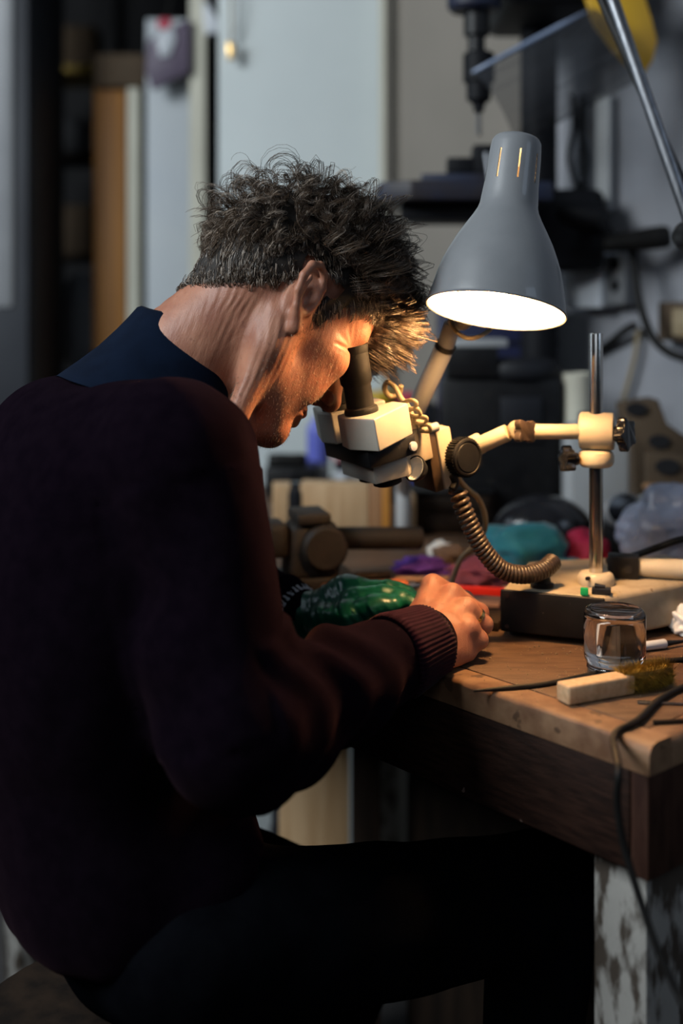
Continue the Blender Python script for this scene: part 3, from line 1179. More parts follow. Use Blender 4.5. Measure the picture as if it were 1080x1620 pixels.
# --- ribbed cuff of the right sleeve
def ring_loft(rings):
    bm = bmesh.new()
    rr = [[bm.verts.new(Vector(p)) for p in r] for r in rings]
    for a, b in zip(rr, rr[1:]):
        n = len(a)
        for k in range(n):
            j = (k + 1) % n
            bm.faces.new((a[k], a[j], b[j], b[k]))
    mb = MB()
    mb.bm.free()
    mb.bm = bm
    return mb


def ribbed_cuff(c, ax, r0, r1, length, ribs, up, sq=1.0):
    ax = Vector(ax).normalized()
    x = Vector(up)
    x = (x - ax * x.dot(ax)).normalized()
    y = ax.cross(x)
    rings = []
    n = ribs * 4
    prof = [(-.5, r0 - .006), (-.5, r0), (-.35, r0 + .0012), (-.1, r0 * .5 + r1 * .5 + .001), (.15, r1 * .7 + r0 * .3), (.4, r1), (.5, r1 - .001), (.51, r1 - .004), (.3, r1 - .006)]
    for t, r in prof:
        ring = []
        for k in range(n):
            a = 2 * math.pi * k / n
            rr = r + .0009 * math.sin(a * ribs)
            p = Vector(c) + ax * (t * length) + (x * math.cos(a) * sq + y * math.sin(a)) * rr
            v = (p - BC).dot(BV)
            if v > -.002 and p.z < BENCH_Z + .002:
                p.z = BENCH_Z + .002
            ring.append(p)
        rings.append(ring)
    return ring_loft(rings)


cuff_c = RW - wax * .022
ribbed_cuff(cuff_c, wax, .0435, .0395, .062, 56, (0, 0, 1)).build('sleeve_cuff', 'cuff_knit', person, smooth=180, label='ribbed wine-dark cuff at the right wrist')

# --- stand collar of the jumper and striped shirt collar inside it
def collar(center, ax, front, prof, m, name, label=None, tilt=0.0, squash=(1, 1), n=72):
    ax = Vector(ax).normalized()
    f = Vector(front)
    f = (f - ax * f.dot(ax)).normalized()
    s = ax.cross(f)
    rings = []
    for (t, r) in prof:
        ring = []
        for k in range(n):
            a = 2 * math.pi * k / n
            w = tilt * math.cos(a)
            wob = .0015 * math.sin(3 * a + 1) + .001 * math.sin(7 * a)
            ring.append(Vector(center) + ax * (t + w + wob) + f * (math.cos(a) * r * squash[0]) + s * (math.sin(a) * r * squash[1]))
        rings.append(ring)
    return ring_loft(rings).build(name, m, person, smooth=180, label=label)


collar(NB - nax * .012, nax, bf, [(-.07, .112), (-.045, .100), (-.02, .089), (.005, .081), (.022, .0765), (.036, .0735), (.0385, .0712), (.036, .0685), (.01, .070), (-.03, .07)],
       'navy_collar', 'collar', 'dark blue stand collar', tilt=-.012)
collar(NB - nax * .002, nax, bf, [(-.03, .0705), (.0, .0692), (.034, .0680), (.0365, .0668), (.034, .0655), (0, .066)], 'shirt_stripe', 'shirt_collar', 'thin grey striped shirt collar showing inside the jumper', tilt=.006)

# --- trousers and boots
S = SDF((-.42, .92, .06), (.40, 1.60, .82), 0.0075)
leg_prims(S, .004)
tv, tf = keep_largest(*S.mesh())
tv = smooth_v(tv, tf, 2)
tn = vnormals(tv, tf)
tv = tv + tn * np.array([.004 * mnoise.noise(Vector((p[0] * 18, p[1] * 18, p[2] * 12))) for p in tv])[:, None]
link_mesh('trousers', quads_mesh('trousers', tv, tf), 'trousers', person, smooth=180)
for c in (FTR, FTL):
    S = SDF(c + np.array((-.12, -.12, -.10)), c + np.array((.24, .22, .06)), .005)
    S.cap(c, c + np.array((0, 0, -.05)), .048, .045, k=.02)
    S.cap(c + np.array((0, 0, -.05)), c + bf * .17 + np.array((0, 0, -.055)), .042, .036, k=.03)
    S.cut_plane((0, 0, .002), (0, 0, -1))
    sv, sf = S.mesh()
    link_mesh('boot', quads_mesh('boot', sv, sf), 'boot_leather', person, smooth=180)

# --- green glove on the left hand
def build_glove():
    S = SDF(np.array((-.085, 1.28, .86)), np.array((.14, 1.50, 1.0)), 0.0014)
    wr = LW
    mcp = [V(558, 948, 1.372), V(554, 936, 1.395), V(549, 937, 1.417), V(542, 947, 1.438)]
    pip = [V(607, 942, 1.362), V(614, 934, 1.385), V(612, 937, 1.405), V(600, 950, 1.420)]
    dip = [V(637, 948, 1.356), V(643, 943, 1.375), V(638, 948, 1.392), V(625, 960, 1.40)]
    tip = [V(658, 958, 1.352), V(660, 956, 1.368), V(652, 960, 1.38), V(640, 970, 1.385)]
    for i in range(4):
        c = wr + (mcp[i] - np.mean(mcp, 0)) * .45 + (np.mean(mcp, 0) - wr) * .15
        S.cap(c, mcp[i] + np.array((0, 0, -.008)), .019, .0150, k=.012)
        S.path([mcp[i], pip[i], dip[i], tip[i]], [.0135, .0118, .0108, .0095], k=.005)
    S.cap(wr + (LE - wr) * .16, wr, .036, .031, k=.012)
    S.cap(wr, np.mean(mcp, 0), .030, .024, k=.015)
    S.path([V(515, 985, 1.375), V(550, 975, 1.352), V(590, 962, 1.342), V(622, 958, 1.340)], [.021, .0145, .0120, .0098], k=.010)
    S.cut_bench()
    v, f = keep_largest(*S.mesh())
    v = smooth_v(v, f, 1)
    n = vnormals(v, f)
    # latex wrinkles across the hand
    ax = (np.mean(mcp, 0) - wr)
    ax /= np.linalg.norm(ax)
    t = (v - wr) @ ax
    d = np.array([.0012 * mnoise.noise(Vector((p[0] * 30, p[1] * 30, p[2] * 120))) + .0016 * mnoise.noise(Vector((tt * 160, p[2] * 25, p[1] * 20))) for p, tt in zip(v, t)])
    v = v + n * d[:, None]
    return link_mesh('glove', quads_mesh('glove', v, f), 'green_glove', person, smooth=180, label='dark green rubber glove on the left hand')


build_glove()
lax = (LW - LE) / np.linalg.norm(LW - LE)
ribbed_cuff(LW - lax * .036, lax, .042, .040, .03, 44, (0, 0, 1)).build('sleeve_cuff', 'jumper_knit', person, smooth=180)
ribbed_cuff(LW - lax * .022, lax, .0385, .0385, .010, 30, (0, 0, 1)).build('shirt_cuff', 'shirt_stripe', person, smooth=180, label='striped shirt cuff edge at the gloved wrist')
# --- ring
rc = MCP[2] * .45 + PIP[2] * .55
rx = (PIP[2] - MCP[2]) / np.linalg.norm(PIP[2] - MCP[2])
mb = MB()
q = Vector(rx).orthogonal().normalized()
M = Matrix((q, Vector(rx).cross(q), Vector(rx))).transposed().to_4x4()
M.translation = Vector(rc)
mb.lathe([(.0100, -.0022), (.0114, -.0022), (.0117, 0), (.0114, .0022), (.0100, .0022)], M, 28, close=True)
mb.build('ring', 'gold', person, smooth=60, label='gold ring on the right hand')
# ================================================================== MICROSCOPE ON ITS BOOM STAND
sm = thing('stereo_microscope', P(942, 930, 1.40), 'cream stereo microscope on a boom stand with a chrome pole and black coiled cable', 'microscope')
ms_h = thing  # alias kept short
# ---- base box (five-cornered plan)
BZ0, BZ1 = BENCH_Z + .007, BENCH_Z + .056
q0, q1 = Vector((.1837, 1.3796)), Vector((.293, 1.336))
q2 = q1 + Vector((.84, .54)) * .23
q3 = q2 + Vector((-.54, .84)) * .12
q4 = Vector((.235, 1.52))
mb = MB()
mb.prism([tuple(q) for q in (q0, q1, q2, q3, q4)], BZ0, BZ1, bev=.006, seg=3)
base = mb.build('base', 'cream_dusty', sm)
d01 = (q1 - q0).normalized()
n01 = Vector((d01.y, -d01.x))
pm = frame((q0.x, q0.y, 0), (d01.x, d01.y, 0), (0, 0, 1))
L01 = (q1 - q0).length
sgn = -1
mb = MB()
mb.box((L01 / 2, -.0025, (BZ0 + BZ1) / 2), (L01 + .001, .005, BZ1 - BZ0 - .001), pm, bev=.0022, seg=3)
fp = mb.build('front_panel', 'black_panel', base)
for sx in (.008, L01 - .008):
    for sz in (.007, -.007):
        mb = MB()
        c = pm @ Vector((sx, -.005, (BZ0 if sz > 0 else BZ1) + sz))
        nn = (pm.to_3x3() @ Vector((0, -1, 0)))
        mb.cyl(c - nn * .001, c + nn * .0012, .0026, seg=12)
        mb.build('screw', 'black_gloss', base)
for q in (q0 + Vector((.02, .012)), q1 + Vector((.004, .022)), q2 + Vector((-.03, .03)), q4 + Vector((.015, -.02))):
    mb = MB()
    mb.cyl((q.x, q.y, BENCH_Z), (q.x, q.y, BZ0 + .002), .009, seg=14)
    mb.build('foot', 'black_rubber', base)
# green pilot light, black rocker switch
c = P(924, 931, 1.347); c.z = BZ1
mb = MB()
mb.box((0, 0, .004), (.0085, .006, .008), fr(c, math.radians(-15)), bev=.001)
mb.build('pilot_light', 'led_green', base, label='green pilot light')
c = P(951, 931, 1.352); c.z = BZ1
mb = MB()
mb.box((0, 0, .0035), (.021, .013, .007), fr(c, math.radians(-15)), bev=.001)
mb.box((-.003, 0, .008), (.012, .010, .004), fr(c, math.radians(-15), .15), bev=.001)
mb.build('switch', 'black_gloss', base, label='black switch')
# socket where the coiled cable plugs in
plug = P(857, 918, 1.385); plug.z = BZ1
mb = MB()
mb.lathe([(0, 0), (.0135, 0), (.0135, .004), (.0105, .005), (.0095, .010), (.007, .012), (.006, .018), (0, .018)], fr(plug), 20)
mb.build('cable_socket', 'black_rubber', base)

# ---- pole, lower ring, collar, clamp
PX_, PY_ = P(942.5, 900, 1.40).x, 1.40
def zpix(py, D=1.40):
    return CAM_Z - (py - HORIZON) / FPX * D
mb = MB()
mb.cyl((PX_, PY_, BZ1 - .004), (PX_, PY_, zpix(527)), .0080, seg=24, bev=.0008)
mb.build('pole', 'chrome', sm, label='upright chrome pole')
mb = MB()
h0 = zpix(905) - BZ1
mb.lathe([(0, 0), (.0205, 0), (.0212, .002), (.0212, h0 - .006), (.0195, h0 - .002), (.017, h0), (0, h0)], fr((PX_, PY_, BZ1)), 36)
pr = mb.build('pole_base_ring', 'cream_metal', sm)
mb = MB()
c = Vector((PX_ - .012, PY_ - .0172, BZ1 + .0105))
mb.cyl(c, c + Vector((-.003, -.0035, 0)), .0022, seg=10)
mb.build('screw', 'black_metal', pr)
mb = MB()
z0, z1 = zpix(738), zpix(712)
mb.lathe([(.0079, z0), (.0165, z0), (.0195, z0 + .0025), (.0208, z0 + .006), (.0208, z1 - .006), (.0192, z1 - .002), (.016, z1), (.0079, z1)], fr((PX_, PY_, 0)), 36, close=True)
co = mb.build('collar', 'cream_metal', sm)
mb = MB()
c = Vector((PX_ - .019, PY_ - .004, (z0 + z1) / 2))
mb.cyl(c, c + Vector((-.012, -.003, 0)), .0045, seg=12)
mb.build('screw_shaft', 'brass', co)


def star_knob(c, axis, r, t, lobes=5):
    axis = Vector(axis).normalized()
    x = axis.orthogonal().normalized()
    M = Matrix((x, axis.cross(x), axis)).transposed().to_4x4()
    M.translation = Vector(c)
    pts = []
    n = lobes * 8
    for i in range(n):
        a = 2 * math.pi * i / n
        rr = r * (.78 + .22 * math.cos(lobes * a))
        pts.append((rr * math.cos(a), rr * math.sin(a)))
    mb = MB()
    mb.prism(pts, 0, t, M, bev=t * .18, seg=2)
    mb.lathe([(0, -t * .5), (r * .45, -t * .5), (r * .45, t * .1), (0, t * .1)], M, 16)
    return mb


star_knob(c + Vector((-.010, -.003, 0)), (-1, -.25, .0), .0165, .012).build('collar_knob', 'black_gloss', co)
zc = zpix(682)
adir = Vector((-1, -.10, 0.0)).normalized()          # the boom leaves the clamp towards the man
mb = MB()
ax = Vector((1, -.30, 0)).normalized()               # clamp barrel: horizontal cylinder across the pole
mb.cyl(Vector((PX_, PY_, zc)) - ax * .019, Vector((PX_, PY_, zc)) + ax * .021, .0218, seg=40, bev=.003)
cl = mb.build('boom_clamp', 'cream_metal', sm)
star_knob(Vector((PX_, PY_, zc)) + Vector((.024, -.020, -.001)), (.75, -.62, .05), .021, .011).build('clamp_knob', 'black_gloss', cl, label='black star-shaped clamp knob')
mb = MB()
mb.cyl(Vector((PX_, PY_, zc)) + Vector((.008, -.008, -.001)), Vector((PX_, PY_, zc)) + Vector((.024, -.020, -.001)), .0055, seg=14)
mb.build('screw_shaft', 'black_metal', cl)
J1 = P(832, 683, 1.385)
A0 = P(926, 683, 1.395)
mb = MB()
mb.cyl(A0 + Vector((.004, 0, 0)), J1, .0089, seg=24, bev=.001)
mb.build('boom', 'cream_metal', sm, label='cream horizontal boom rod')
J2 = P(803, 684, 1.384)
A1 = P(744, 711, 1.402)
mb = MB()
mb.cyl(J2, A1, .0098, .0098, seg=24, bev=.001)
mb.build('boom', 'cream_metal', sm, label='cream slanting boom rod')
mb = MB()
mb.cyl(J1 + Vector((.002, 0, 0)), J1 + Vector((-.012, -.001, .001)), .0085, .0065, seg=18)
mb.cyl(J2, J2 + Vector((.010, .002, .0)), .0072, seg=18)
jt = mb.build('boom_joint', 'brass', sm)
mb = MB()
jc = P(819, 681, 1.370)
mb.cyl(jc + Vector((0, .016, 0)), jc + Vector((0, -.006, 0)), .010, seg=20, bev=.001)
mb.build('joint_barrel', 'cream_dusty', jt)
star_knob(jc + Vector((.003, -.009, .0)), (.55, -.8, .1), .0165, .010, 4).build('joint_knob', 'brown_black_rubber', jt)

# ---- optical head
SH = math.radians(25)
sw = Vector((-.17, -.08, .98)).normalized()
sg = Vector((math.cos(SH), math.sin(SH), 0))
sg = (sg - sw * sg.dot(sw)).normalized()
sr = sg.cross(sw)
SO = P(572, 653, 1.302)
SM = Matrix((sg, -sr, sw)).transposed().to_4x4()      # local x forward, y to the far side, z up the tubes
SM.translation = SO
IPD = .060
def scope_poly(pts, mirror):
    out = [(g, -(-IPD - r) if mirror else -r) for g, r in pts]
    a = sum(out[i][0] * out[(i + 1) % len(out)][1] - out[(i + 1) % len(out)][0] * out[i][1] for i in range(len(out)))
    return out if a > 0 else out[::-1]
plan = [(-.0245, .006), (-.0105, .050), (.052, .011), (.050, -.020), (-.020, -.0225)]
for mi in (False, True):
    mb = MB()
    mb.prism(scope_poly(plan, mi), -.0355, 0, SM, bev=.0022, seg=3)
    ph = mb.build('prism_housing', 'scope_paint', sm)
    yc = IPD if mi else 0.0
    T = SM @ Matrix.Translation((0, yc, 0))
    mb = MB()
    mb.lathe([(0, 0), (.0185, 0), (.0188, .003), (.0178, .006), (.0152, .0075), (.0150, .030), (.0156, .0315), (.0172, .034), (.0176, .050), (.0182, .068), (.0165, .069), (.0140, .0675), (.012, .062), (0, .060)], T, 40)
    mb.build('eyepiece', 'black_rubber', ph, label='black eyepiece tube')
    mb = MB()
    mb.lathe([(.0181, .0655), (.0188, .068), (.0190, .074), (.0182, .0745), (.0170, .069)], T, 40, close=True)
    mb.build('eyecup', 'black_rubber', ph)
# black band under both housings, lower objective block
mb = MB()
mb.prism([(-.014, -.028), (.050, -.016), (.070, .012), (.070, .048), (.050, .076), (-.014, .088)], -.056, -.0345, SM, bev=.002)
bd = mb.build('body_band', 'black_metal', sm)
mb = MB()
c = SM @ Vector((.044, -.0185, -.046))
mb.cyl(c, c + sr * .0035 + sg * .001, .0052, seg=20, bev=.0006)
mb.build('screw', 'white_plastic', bd)
mb = MB()
mb.prism([(-.004, -.012), (.038, -.014), (.052, .004), (.052, .056), (.038, .074), (-.004, .072)], -.078, -.0555, SM, bev=.0015)
mb.build('objective_block', 'scope_paint', sm)
mb = MB()
for yy in (.012, .048):
    mb.lathe([(0, -.078), (.016, -.078), (.016, -.086), (.012, -.088), (0, -.0865)], SM @ Matrix.Translation((.022, yy, 0)), 28)
mb.build('objective_rim', 'black_metal', sm)
# small lamp cup beside the objective
c = P(655, 741, 1.315)
M = frame(c, Vector((.3, -.5, -.2)), Vector((-.55, -.75, .25)))
mb = MB()
M = M @ Matrix.Diagonal((.78, .78, .78, 1))
mb.lathe([(.004, -.018), (.013, -.014), (.0185, -.004), (.019, 0), (.0178, 0), (.0125, -.0125), (.004, -.0165)], M, 28, close=True)
lc = mb.build('lamp_cup', 'black_metal', sm)
mb = MB()
mb.lathe([(0, -.0108), (.011, -.010), (.0172, -.001), (.0165, 0), (.010, -.008), (0, -.009)], M, 28)
mb.build('reflector', 'scope_light', lc)

# ---- carriage and focus block
mb = MB()
mb.prism([(.048, .004), (.086, .016), (.086, .064), (.048, .066)], -.074, -.030, SM, bev=.002)
mb.build('carriage', 'cream_dusty', sm)
mb = MB()        # dark dovetail strip
mb.box((.0885, .045, -.079), (.012, .052, .070), SM, bev=.0015)
ds = mb.build('dovetail', 'brown_black_rubber', sm)
mb = MB()        # cream focus block
mb.box((.1045, .045, -.079), (.019, .056, .070), SM, bev=.002)
fb = mb.build('focus_block', 'cream_metal', sm)
mb = MB()
c = SM @ Vector((.088, .020, -.041))
mb.cyl(c - sg * .008, c + sg * .012, .0052, seg=16, bev=.001)
mb.build('stop_pin', 'light_grey_plastic', ds)
kc = P(741, 724, 1.350)
kax = (sr * .93 + Vector((.22, 0, 0.06))).normalized()
x = kax.orthogonal().normalized()
KM = Matrix((x, kax.cross(x), kax)).transposed().to_4x4()
KM.translation = kc - kax * .016
mb = MB()
mb.lathe([(0, -.022), (.011, -.022), (.011, 0), (0.0205, 0), (.0217, .0015), (.0217, .013), (.0205, .0155), (.0185, .016), (.0178, .0147), (.0168, .0147), (.016, .0158), (0, .0164)], KM, 48)
kn = mb.build('focus_knob', 'black_panel', sm, label='large black ribbed focus knob')
mb = MB()
for i in range(40):
    a = 2 * math.pi * i / 40
    mb.box((0, 0, 0), (.0016, .0017, .0125), KM @ Matrix.Rotation(a, 4, 'Z') @ Matrix.Translation((.0220, 0, .0072)), bev=0)
mb.build('knob_ribs', 'black_panel', kn, kind='stuff')
mb = MB()
mb.cyl(A1 + Vector((-.012, .0, -.004)), A1 + Vector((.014, .004, .008)), .0125, seg=24, bev=.002)
mb.build('boom_socket', 'cream_metal', sm)

# ---- coiled cable
axis_pts = spline([P(722, 772, 1.355), P(731, 800, 1.352), P(747, 838, 1.350), P(768, 875, 1.350), P(795, 902, 1.352), P(828, 909, 1.358), P(858, 902, 1.370), P(874, 889, 1.388)], 40)
# arc length
acc = [0.0]
for a, b in zip(axis_pts, axis_pts[1:]):
    acc.append(acc[-1] + (b - a).length)
Lc = acc[-1]
N_TURN = 37
def at_len(s):
    i = min(max(int(np.searchsorted(acc, s)) - 1, 0), len(axis_pts) - 2)
    t = (s - acc[i]) / max(1e-9, acc[i + 1] - acc[i])
    return axis_pts[i].lerp(axis_pts[i + 1], t), (axis_pts[i + 1] - axis_pts[i]).normalized()
pts = []
nrm = None
n = N_TURN * 14
for i in range(n + 1):
    u = i / n
    s = Lc * (1 - (1 - u) ** 1.12) if False else Lc * u
    p, t = at_len(s)
    if nrm is None:
        nrm = t.orthogonal().normalized()
    nrm = (nrm - t * nrm.dot(t)).normalized()
    bn = t.cross(nrm)
    # coils are stretched at the top, tight at the bottom
    ph = 2 * math.pi * N_TURN * (u ** 1.25)
    r = .0083
    pts.append(p + (nrm * math.cos(ph) + bn * math.sin(ph)) * r)
mb = MB()
mb.tube(pts, .0027, 7)
cc = mb.build('coiled_cable', 'brown_black_rubber', sm, smooth=180, label='black coiled cable')
end = spline([pts[-1], P(880, 893, 1.392), P(872, 906, 1.390), plug + Vector((0, 0, .012))], 8)
mb = MB()
mb.tube(end, .003, 8)
mb.build('cable_end', 'brown_black_rubber', cc, smooth=180)
mb = MB()
mb.tube(spline([pts[0], P(720, 764, 1.352), P(716, 752, 1.35)], 6), .0045, 8)
mb.build('cable_end', 'black_rubber', cc, smooth=180)
# tan lead looped and wrapped over the back of the head
lead = [P(662, 690, 1.35), P(655, 668, 1.352), P(646, 645, 1.36), P(634, 630, 1.365), P(624, 612, 1.37), P(612, 605, 1.375), P(608, 616, 1.385), P(617, 627, 1.39), P(631, 622, 1.39), P(634, 610, 1.385)]
mb = MB()
mb.tube(spline(lead, 8), .0032, 8)
ld = mb.build('lead', 'dusty_rubber', sm, smooth=180, label='tan cable looped over the back of the head')
for k, (x, y, dd) in enumerate(((646, 640, 1.335), (654, 652, 1.335), (662, 664, 1.335), (670, 676, 1.335))):
    mb = MB()
    a = [P(x - 8, y - 3, dd + .02), P(x + 3, y - 7 + k, dd), P(x + 12 - (k % 2) * 4, y - 3, dd - .005), P(x + 10, y + 6, dd), P(x - 4, y + 6, dd + .01)]
    mb.tube(spline(a, 6), .0024, 7)
    mb.build('lead_wrap', 'dusty_rubber', ld, smooth=180)
# second tan flex hanging behind the coiled cable
mb = MB()
mb.tube(spline([P(716, 742, 1.40), P(733, 768, 1.42), P(757, 790, 1.44), P(768, 830, 1.46), P(752, 862, 1.48), P(727, 888, 1.50), on_bench(705, 955) + Vector((0, 0, .004))], 8), .0034, 8)
mb.build('flex', 'dusty_rubber', sm, smooth=180, label='thin tan flex hanging behind the coiled cable')

# ================================================================== DESK LAMP
LO = P(784, 492, 1.28)
LSC = 1.28 / 1.345
la = Vector((.156 * .968, .25, .988 * .968)).normalized()
lx = Vector((1, 0, 0))
lx = (lx - la * lx.dot(la)).normalized()
LM = Matrix((lx, la.cross(lx), la)).transposed().to_4x4()
LM.translation = LO
LM = LM @ Matrix.Diagonal((LSC, LSC, LSC, 1))
dl = thing('desk_lamp', on_bench(638, 852), 'grey bell-shaped desk lamp with a lit bulb hanging above the bench', 'lamp')
prof = [(.0782, .0), (.0775, .006), (.0757, .015), (.0737, .024), (.0713, .036), (.0678, .050), (.0625, .064), (.0555, .080), (.0475, .095), (.0402, .108), (.0352, .118), (.0333, .125), (.0325, .135)]
neck = [(.0312, .150), (.0300, .186)]
top = [(.0293, .196), (.0286, .203), (.0265, .2068), (.018, .208), (0, .2085)]
full = prof + neck + top


def slotted(profile, off, slot_rings, seg=96):
    bm = bmesh.new()
    rings = []
    for r, z in profile:
        rr = max(r - off, 0)
        if r < 1e-6:
            rings.append([bm.verts.new(LM @ Vector((0, 0, z - off)))])
        else:
            rings.append([bm.verts.new(LM @ Vector((rr * math.cos(2 * math.pi * i / seg), rr * math.sin(2 * math.pi * i / seg), z - (off if z > .2 else 0)))) for i in range(seg)])
    for q, (a, b) in enumerate(zip(rings, rings[1:])):
        for i in range(seg):
            j = (i + 1) % seg
            if q == slot_rings and (i % 12) == 1:
                continue
            if len(b) == 1:
                bm.faces.new((a[i], a[j], b[0]))
            else:
                bm.faces.new((a[i], a[j], b[j], b[i]))
    mb = MB()
    mb.bm.free()
    mb.bm = bm
    return mb


si = full.index((.0312, .150))
sh = slotted(full, 0, si).build('shade', 'lamp_grey', dl, smooth=60, label='grey enamelled metal shade')
slotted(full, .0012, si).build('shade_lining', 'lamp_white_inside', dl, smooth=60, label='white inside of the shade')
mb = MB()
mb.lathe([(.0770, .0005), (.0784, -.0010), (.0795, .0004), (.0788, .0022), (.0775, .0018)], LM, 72, close=True)
mb.build('rim', 'lamp_grey', sh)
mb = MB()
mb.lathe([(0, .208), (.0035, .208), (.0035, .215), (.002, .216), (0, .216)], LM @ Matrix.Translation((-.002, .0, 0)), 12)
mb.build('switch', 'black_rubber', dl)
mat('bulb_glow', (1, .9, .75), .4, emit=(1.0, 0.55, 0.225), estr=500.0, col2=(1, .88, .72), scale=5)
mb = MB()
mb.lathe([(0, .020), (.010, .0215), (.0185, .027), (.0235, .036), (.0245, .045), (.0225, .055), (.018, .066), (.0145, .076), (.0135, .084), (0, .084)], LM, 32)
mb.build('bulb', 'bulb_glow', dl, smooth=180, label='glowing bulb')
mb = MB()
mb.lathe([(0, .0845), (.0145, .0845), (.0165, .088), (.0165, .165), (.013, .170), (0, .170)], LM, 24)
mb.build('bulb_holder', 'cream_dusty', dl)
E1 = P(716, 512, 1.405)
E2 = P(704, 548, 1.415)
E3_ = P(650, 664, 1.475)
mb = MB()
nk = LM @ Vector((-.02, .05, .075))
mb.tube(spline([LM @ Vector((-.040, .058, .040)), P(738, 505, 1.38), E1], 8), .0085, 12)
mb.build('knuckle', 'lamp_arm_grey', dl, smooth=60)
mb = MB()
mb.cyl(E1, E2, .0105, seg=20, bev=.001)
mb.cyl(E2, E3_, .0118, seg=20, bev=.001)
mb.build('upper_arm', 'lamp_arm_grey', dl, label='grey tubular lamp arm')
mb = MB()
mb.cyl(E2 + (E2 - E3_).normalized() * .003, E2 + (E3_ - E2).normalized() * .003, .0126, seg=20)
mb.build('arm_ring', 'black_metal', dl)
E4 = P(640, 690, 1.49)
E5 = P(638, 772, 1.93)
mb = MB()
mb.cyl(E4 + Vector((0, -.014, 0)), E4 + Vector((0, .014, 0)), .016, seg=24, bev=.002)
mb.cyl(E3_, E4, .0100, seg=16)
mb.build('elbow', 'lamp_arm_grey', dl)
mb = MB()
mb.cyl(E4, E5, .0118, seg=20)
mb.build('lower_arm', 'lamp_arm_grey', dl)
pb = on_bench(638, 852)
mb = MB()
mb.cyl((pb.x, pb.y, BENCH_Z + .008), (pb.x, pb.y, E5.z + .012), .0125, seg=20, bev=.001)
mb.build('post', 'lamp_arm_grey', dl)
mb = MB()
mb.cyl((pb.x, pb.y, BENCH_Z), (pb.x, pb.y, BENCH_Z + .010), .026, .024, seg=32, bev=.002)
mb.build('lamp_base', 'steel_grey_paint', dl)
mb = MB()
mb.tube(spline([P(712, 503, 1.395), P(718, 520, 1.385), P(735, 534, 1.38), P(756, 533, 1.38), P(776, 520, 1.385), P(782, 505, 1.385)], 8), .0026, 8)
mb.build('lamp_flex', 'dusty_rubber', dl, smooth=180)

# ================================================================== THINGS ON THE NEAR BENCH
# upturned glass jar
jc = on_bench(972, 1061)
mb = MB()
JM = fr(jc)
outer = [(.0272, .0), (.0280, .0006), (.0280, .003), (.0290, .0042), (.0280, .0056), (.0290, .0070), (.0280, .0084), (.0285, .0105), (.0312, .0135), (.0318, .017), (.0320, .055), (.0316, .060), (.0298, .0642), (.0270, .0655), (.0245, .0650), (.021, .0637), (0, .0632)]
inner = [(0, .0605), (.0245, .0605), (.0283, .0580), (.0296, .054), (.0296, .018), (.0288, .0145), (.0262, .0115), (.0256, .001), (.0262, 0)]
mb.lathe(outer + inner, JM, 56)
jo = mb.build('glass_jar', 'glass', None, smooth=50)
bmj = bmesh.new(); bmj.from_mesh(jo.data)
bmesh.ops.remove_doubles(bmj, verts=bmj.verts, dist=1e-6)
bmesh.ops.recalc_face_normals(bmj, faces=bmj.faces)
bmj.to_mesh(jo.data); bmj.free()
tag(jo, 'small clear glass jar standing upside down in front of the microscope base', 'jar')

# file-card brush: wooden handle, wire bristles
a, b = on_bench(889, 1113), on_bench(1062, 1082)
dx = (b - a).normalized()
FM = frame(a, dx, (0, 0, 1))
Lb = (b - a).length
br_ = thing('wire_brush', (a + b) / 2, 'wooden brush with short yellow bristles lying near the bench edge', 'brush')
mb = MB()
mb.box((Lb * .30, 0, .0095), (Lb * .60, .021, .019), FM, bev=.003, seg=3)
mb.build('handle', 'brush_wood', br_)
rb = random.Random(3)
bm = bmesh.new()
for i in range(5200):
    x = Lb * (.53 + .44 * rb.random())
    y = (rb.random() - .5) * .023
    side = rb.random()
    z0 = .004 + .014 * rb.random()
    p0 = FM @ Vector((x, y * .5, z0))
    out = Vector(((rb.random() - .5) * .35 + (.7 if x > Lb * .97 else 0), (y / .0115) * (.4 + rb.random()), (rb.random() - .25) * 1.6)).normalized()
    ln = .012 + .006 * rb.random()
    p1 = FM @ Vector((x + out.x * ln, y * .5 + out.y * ln * .75, max(.0008, z0 + out.z * ln * .8)))
    w = FM.to_3x3() @ Vector((1, 0, 0)) * .0005
    v = [bm.verts.new(p0 - w), bm.verts.new(p0 + w), bm.verts.new(p1)]
    bm.faces.new(v)
mb = MB(); mb.bm.free(); mb.bm = bm
mb.build('bristles', 'bristle_yellow', br_, smooth=0, kind='stuff', label='short yellow wire bristles')
mb = MB()
mb.box((Lb * .755, 0, .0115), (Lb * .44, .019, .020), FM, bev=.005, seg=2)
mb.build('bristle_bed', 'bristle_yellow', br_)

# cables on and over the bench
c1 = [on_bench(749, 1093, .002), on_bench(800, 1089, .002), on_bench(860, 1083, .002), on_bench(940, 1066, .002), on_bench(1010, 1050, .002), on_bench(1100, 1042, .002)]
mb = MB()
c1s = spline(c1, 10)
mb.tube(c1s, [.0012 + .0018 * min(1, i / 12) for i in range(len(c1s))], 8)
tag(mb.build('cable', 'black_rubber', None, smooth=180), 'thin black cable lying across the bench behind the brush', 'cable')
c2 = [on_bench(1150, 1062, .003), on_bench(1090, 1083, .003), on_bench(1046, 1105, .003), on_bench(1008, 1140, .004), B(.0325, -.006, BENCH_Z + .001), P(978, 1215, 1.015), P(976, 1270, 1.012), P(986, 1335, 1.01), P(1008, 1410, 1.0), P(1035, 1490, .985), P(1066, 1560, .97), P(1105, 1640, .95), P(1150, 1760, .94), Vector((.34, .93, .01)), Vector((.5, .95, .005))]
mb = MB()
mb.tube(spline(c2, 10), .0033, 10)
tag(mb.build('cable', 'black_rubber', None, smooth=180), 'black cable hanging in a loop over the near bench corner', 'cable')
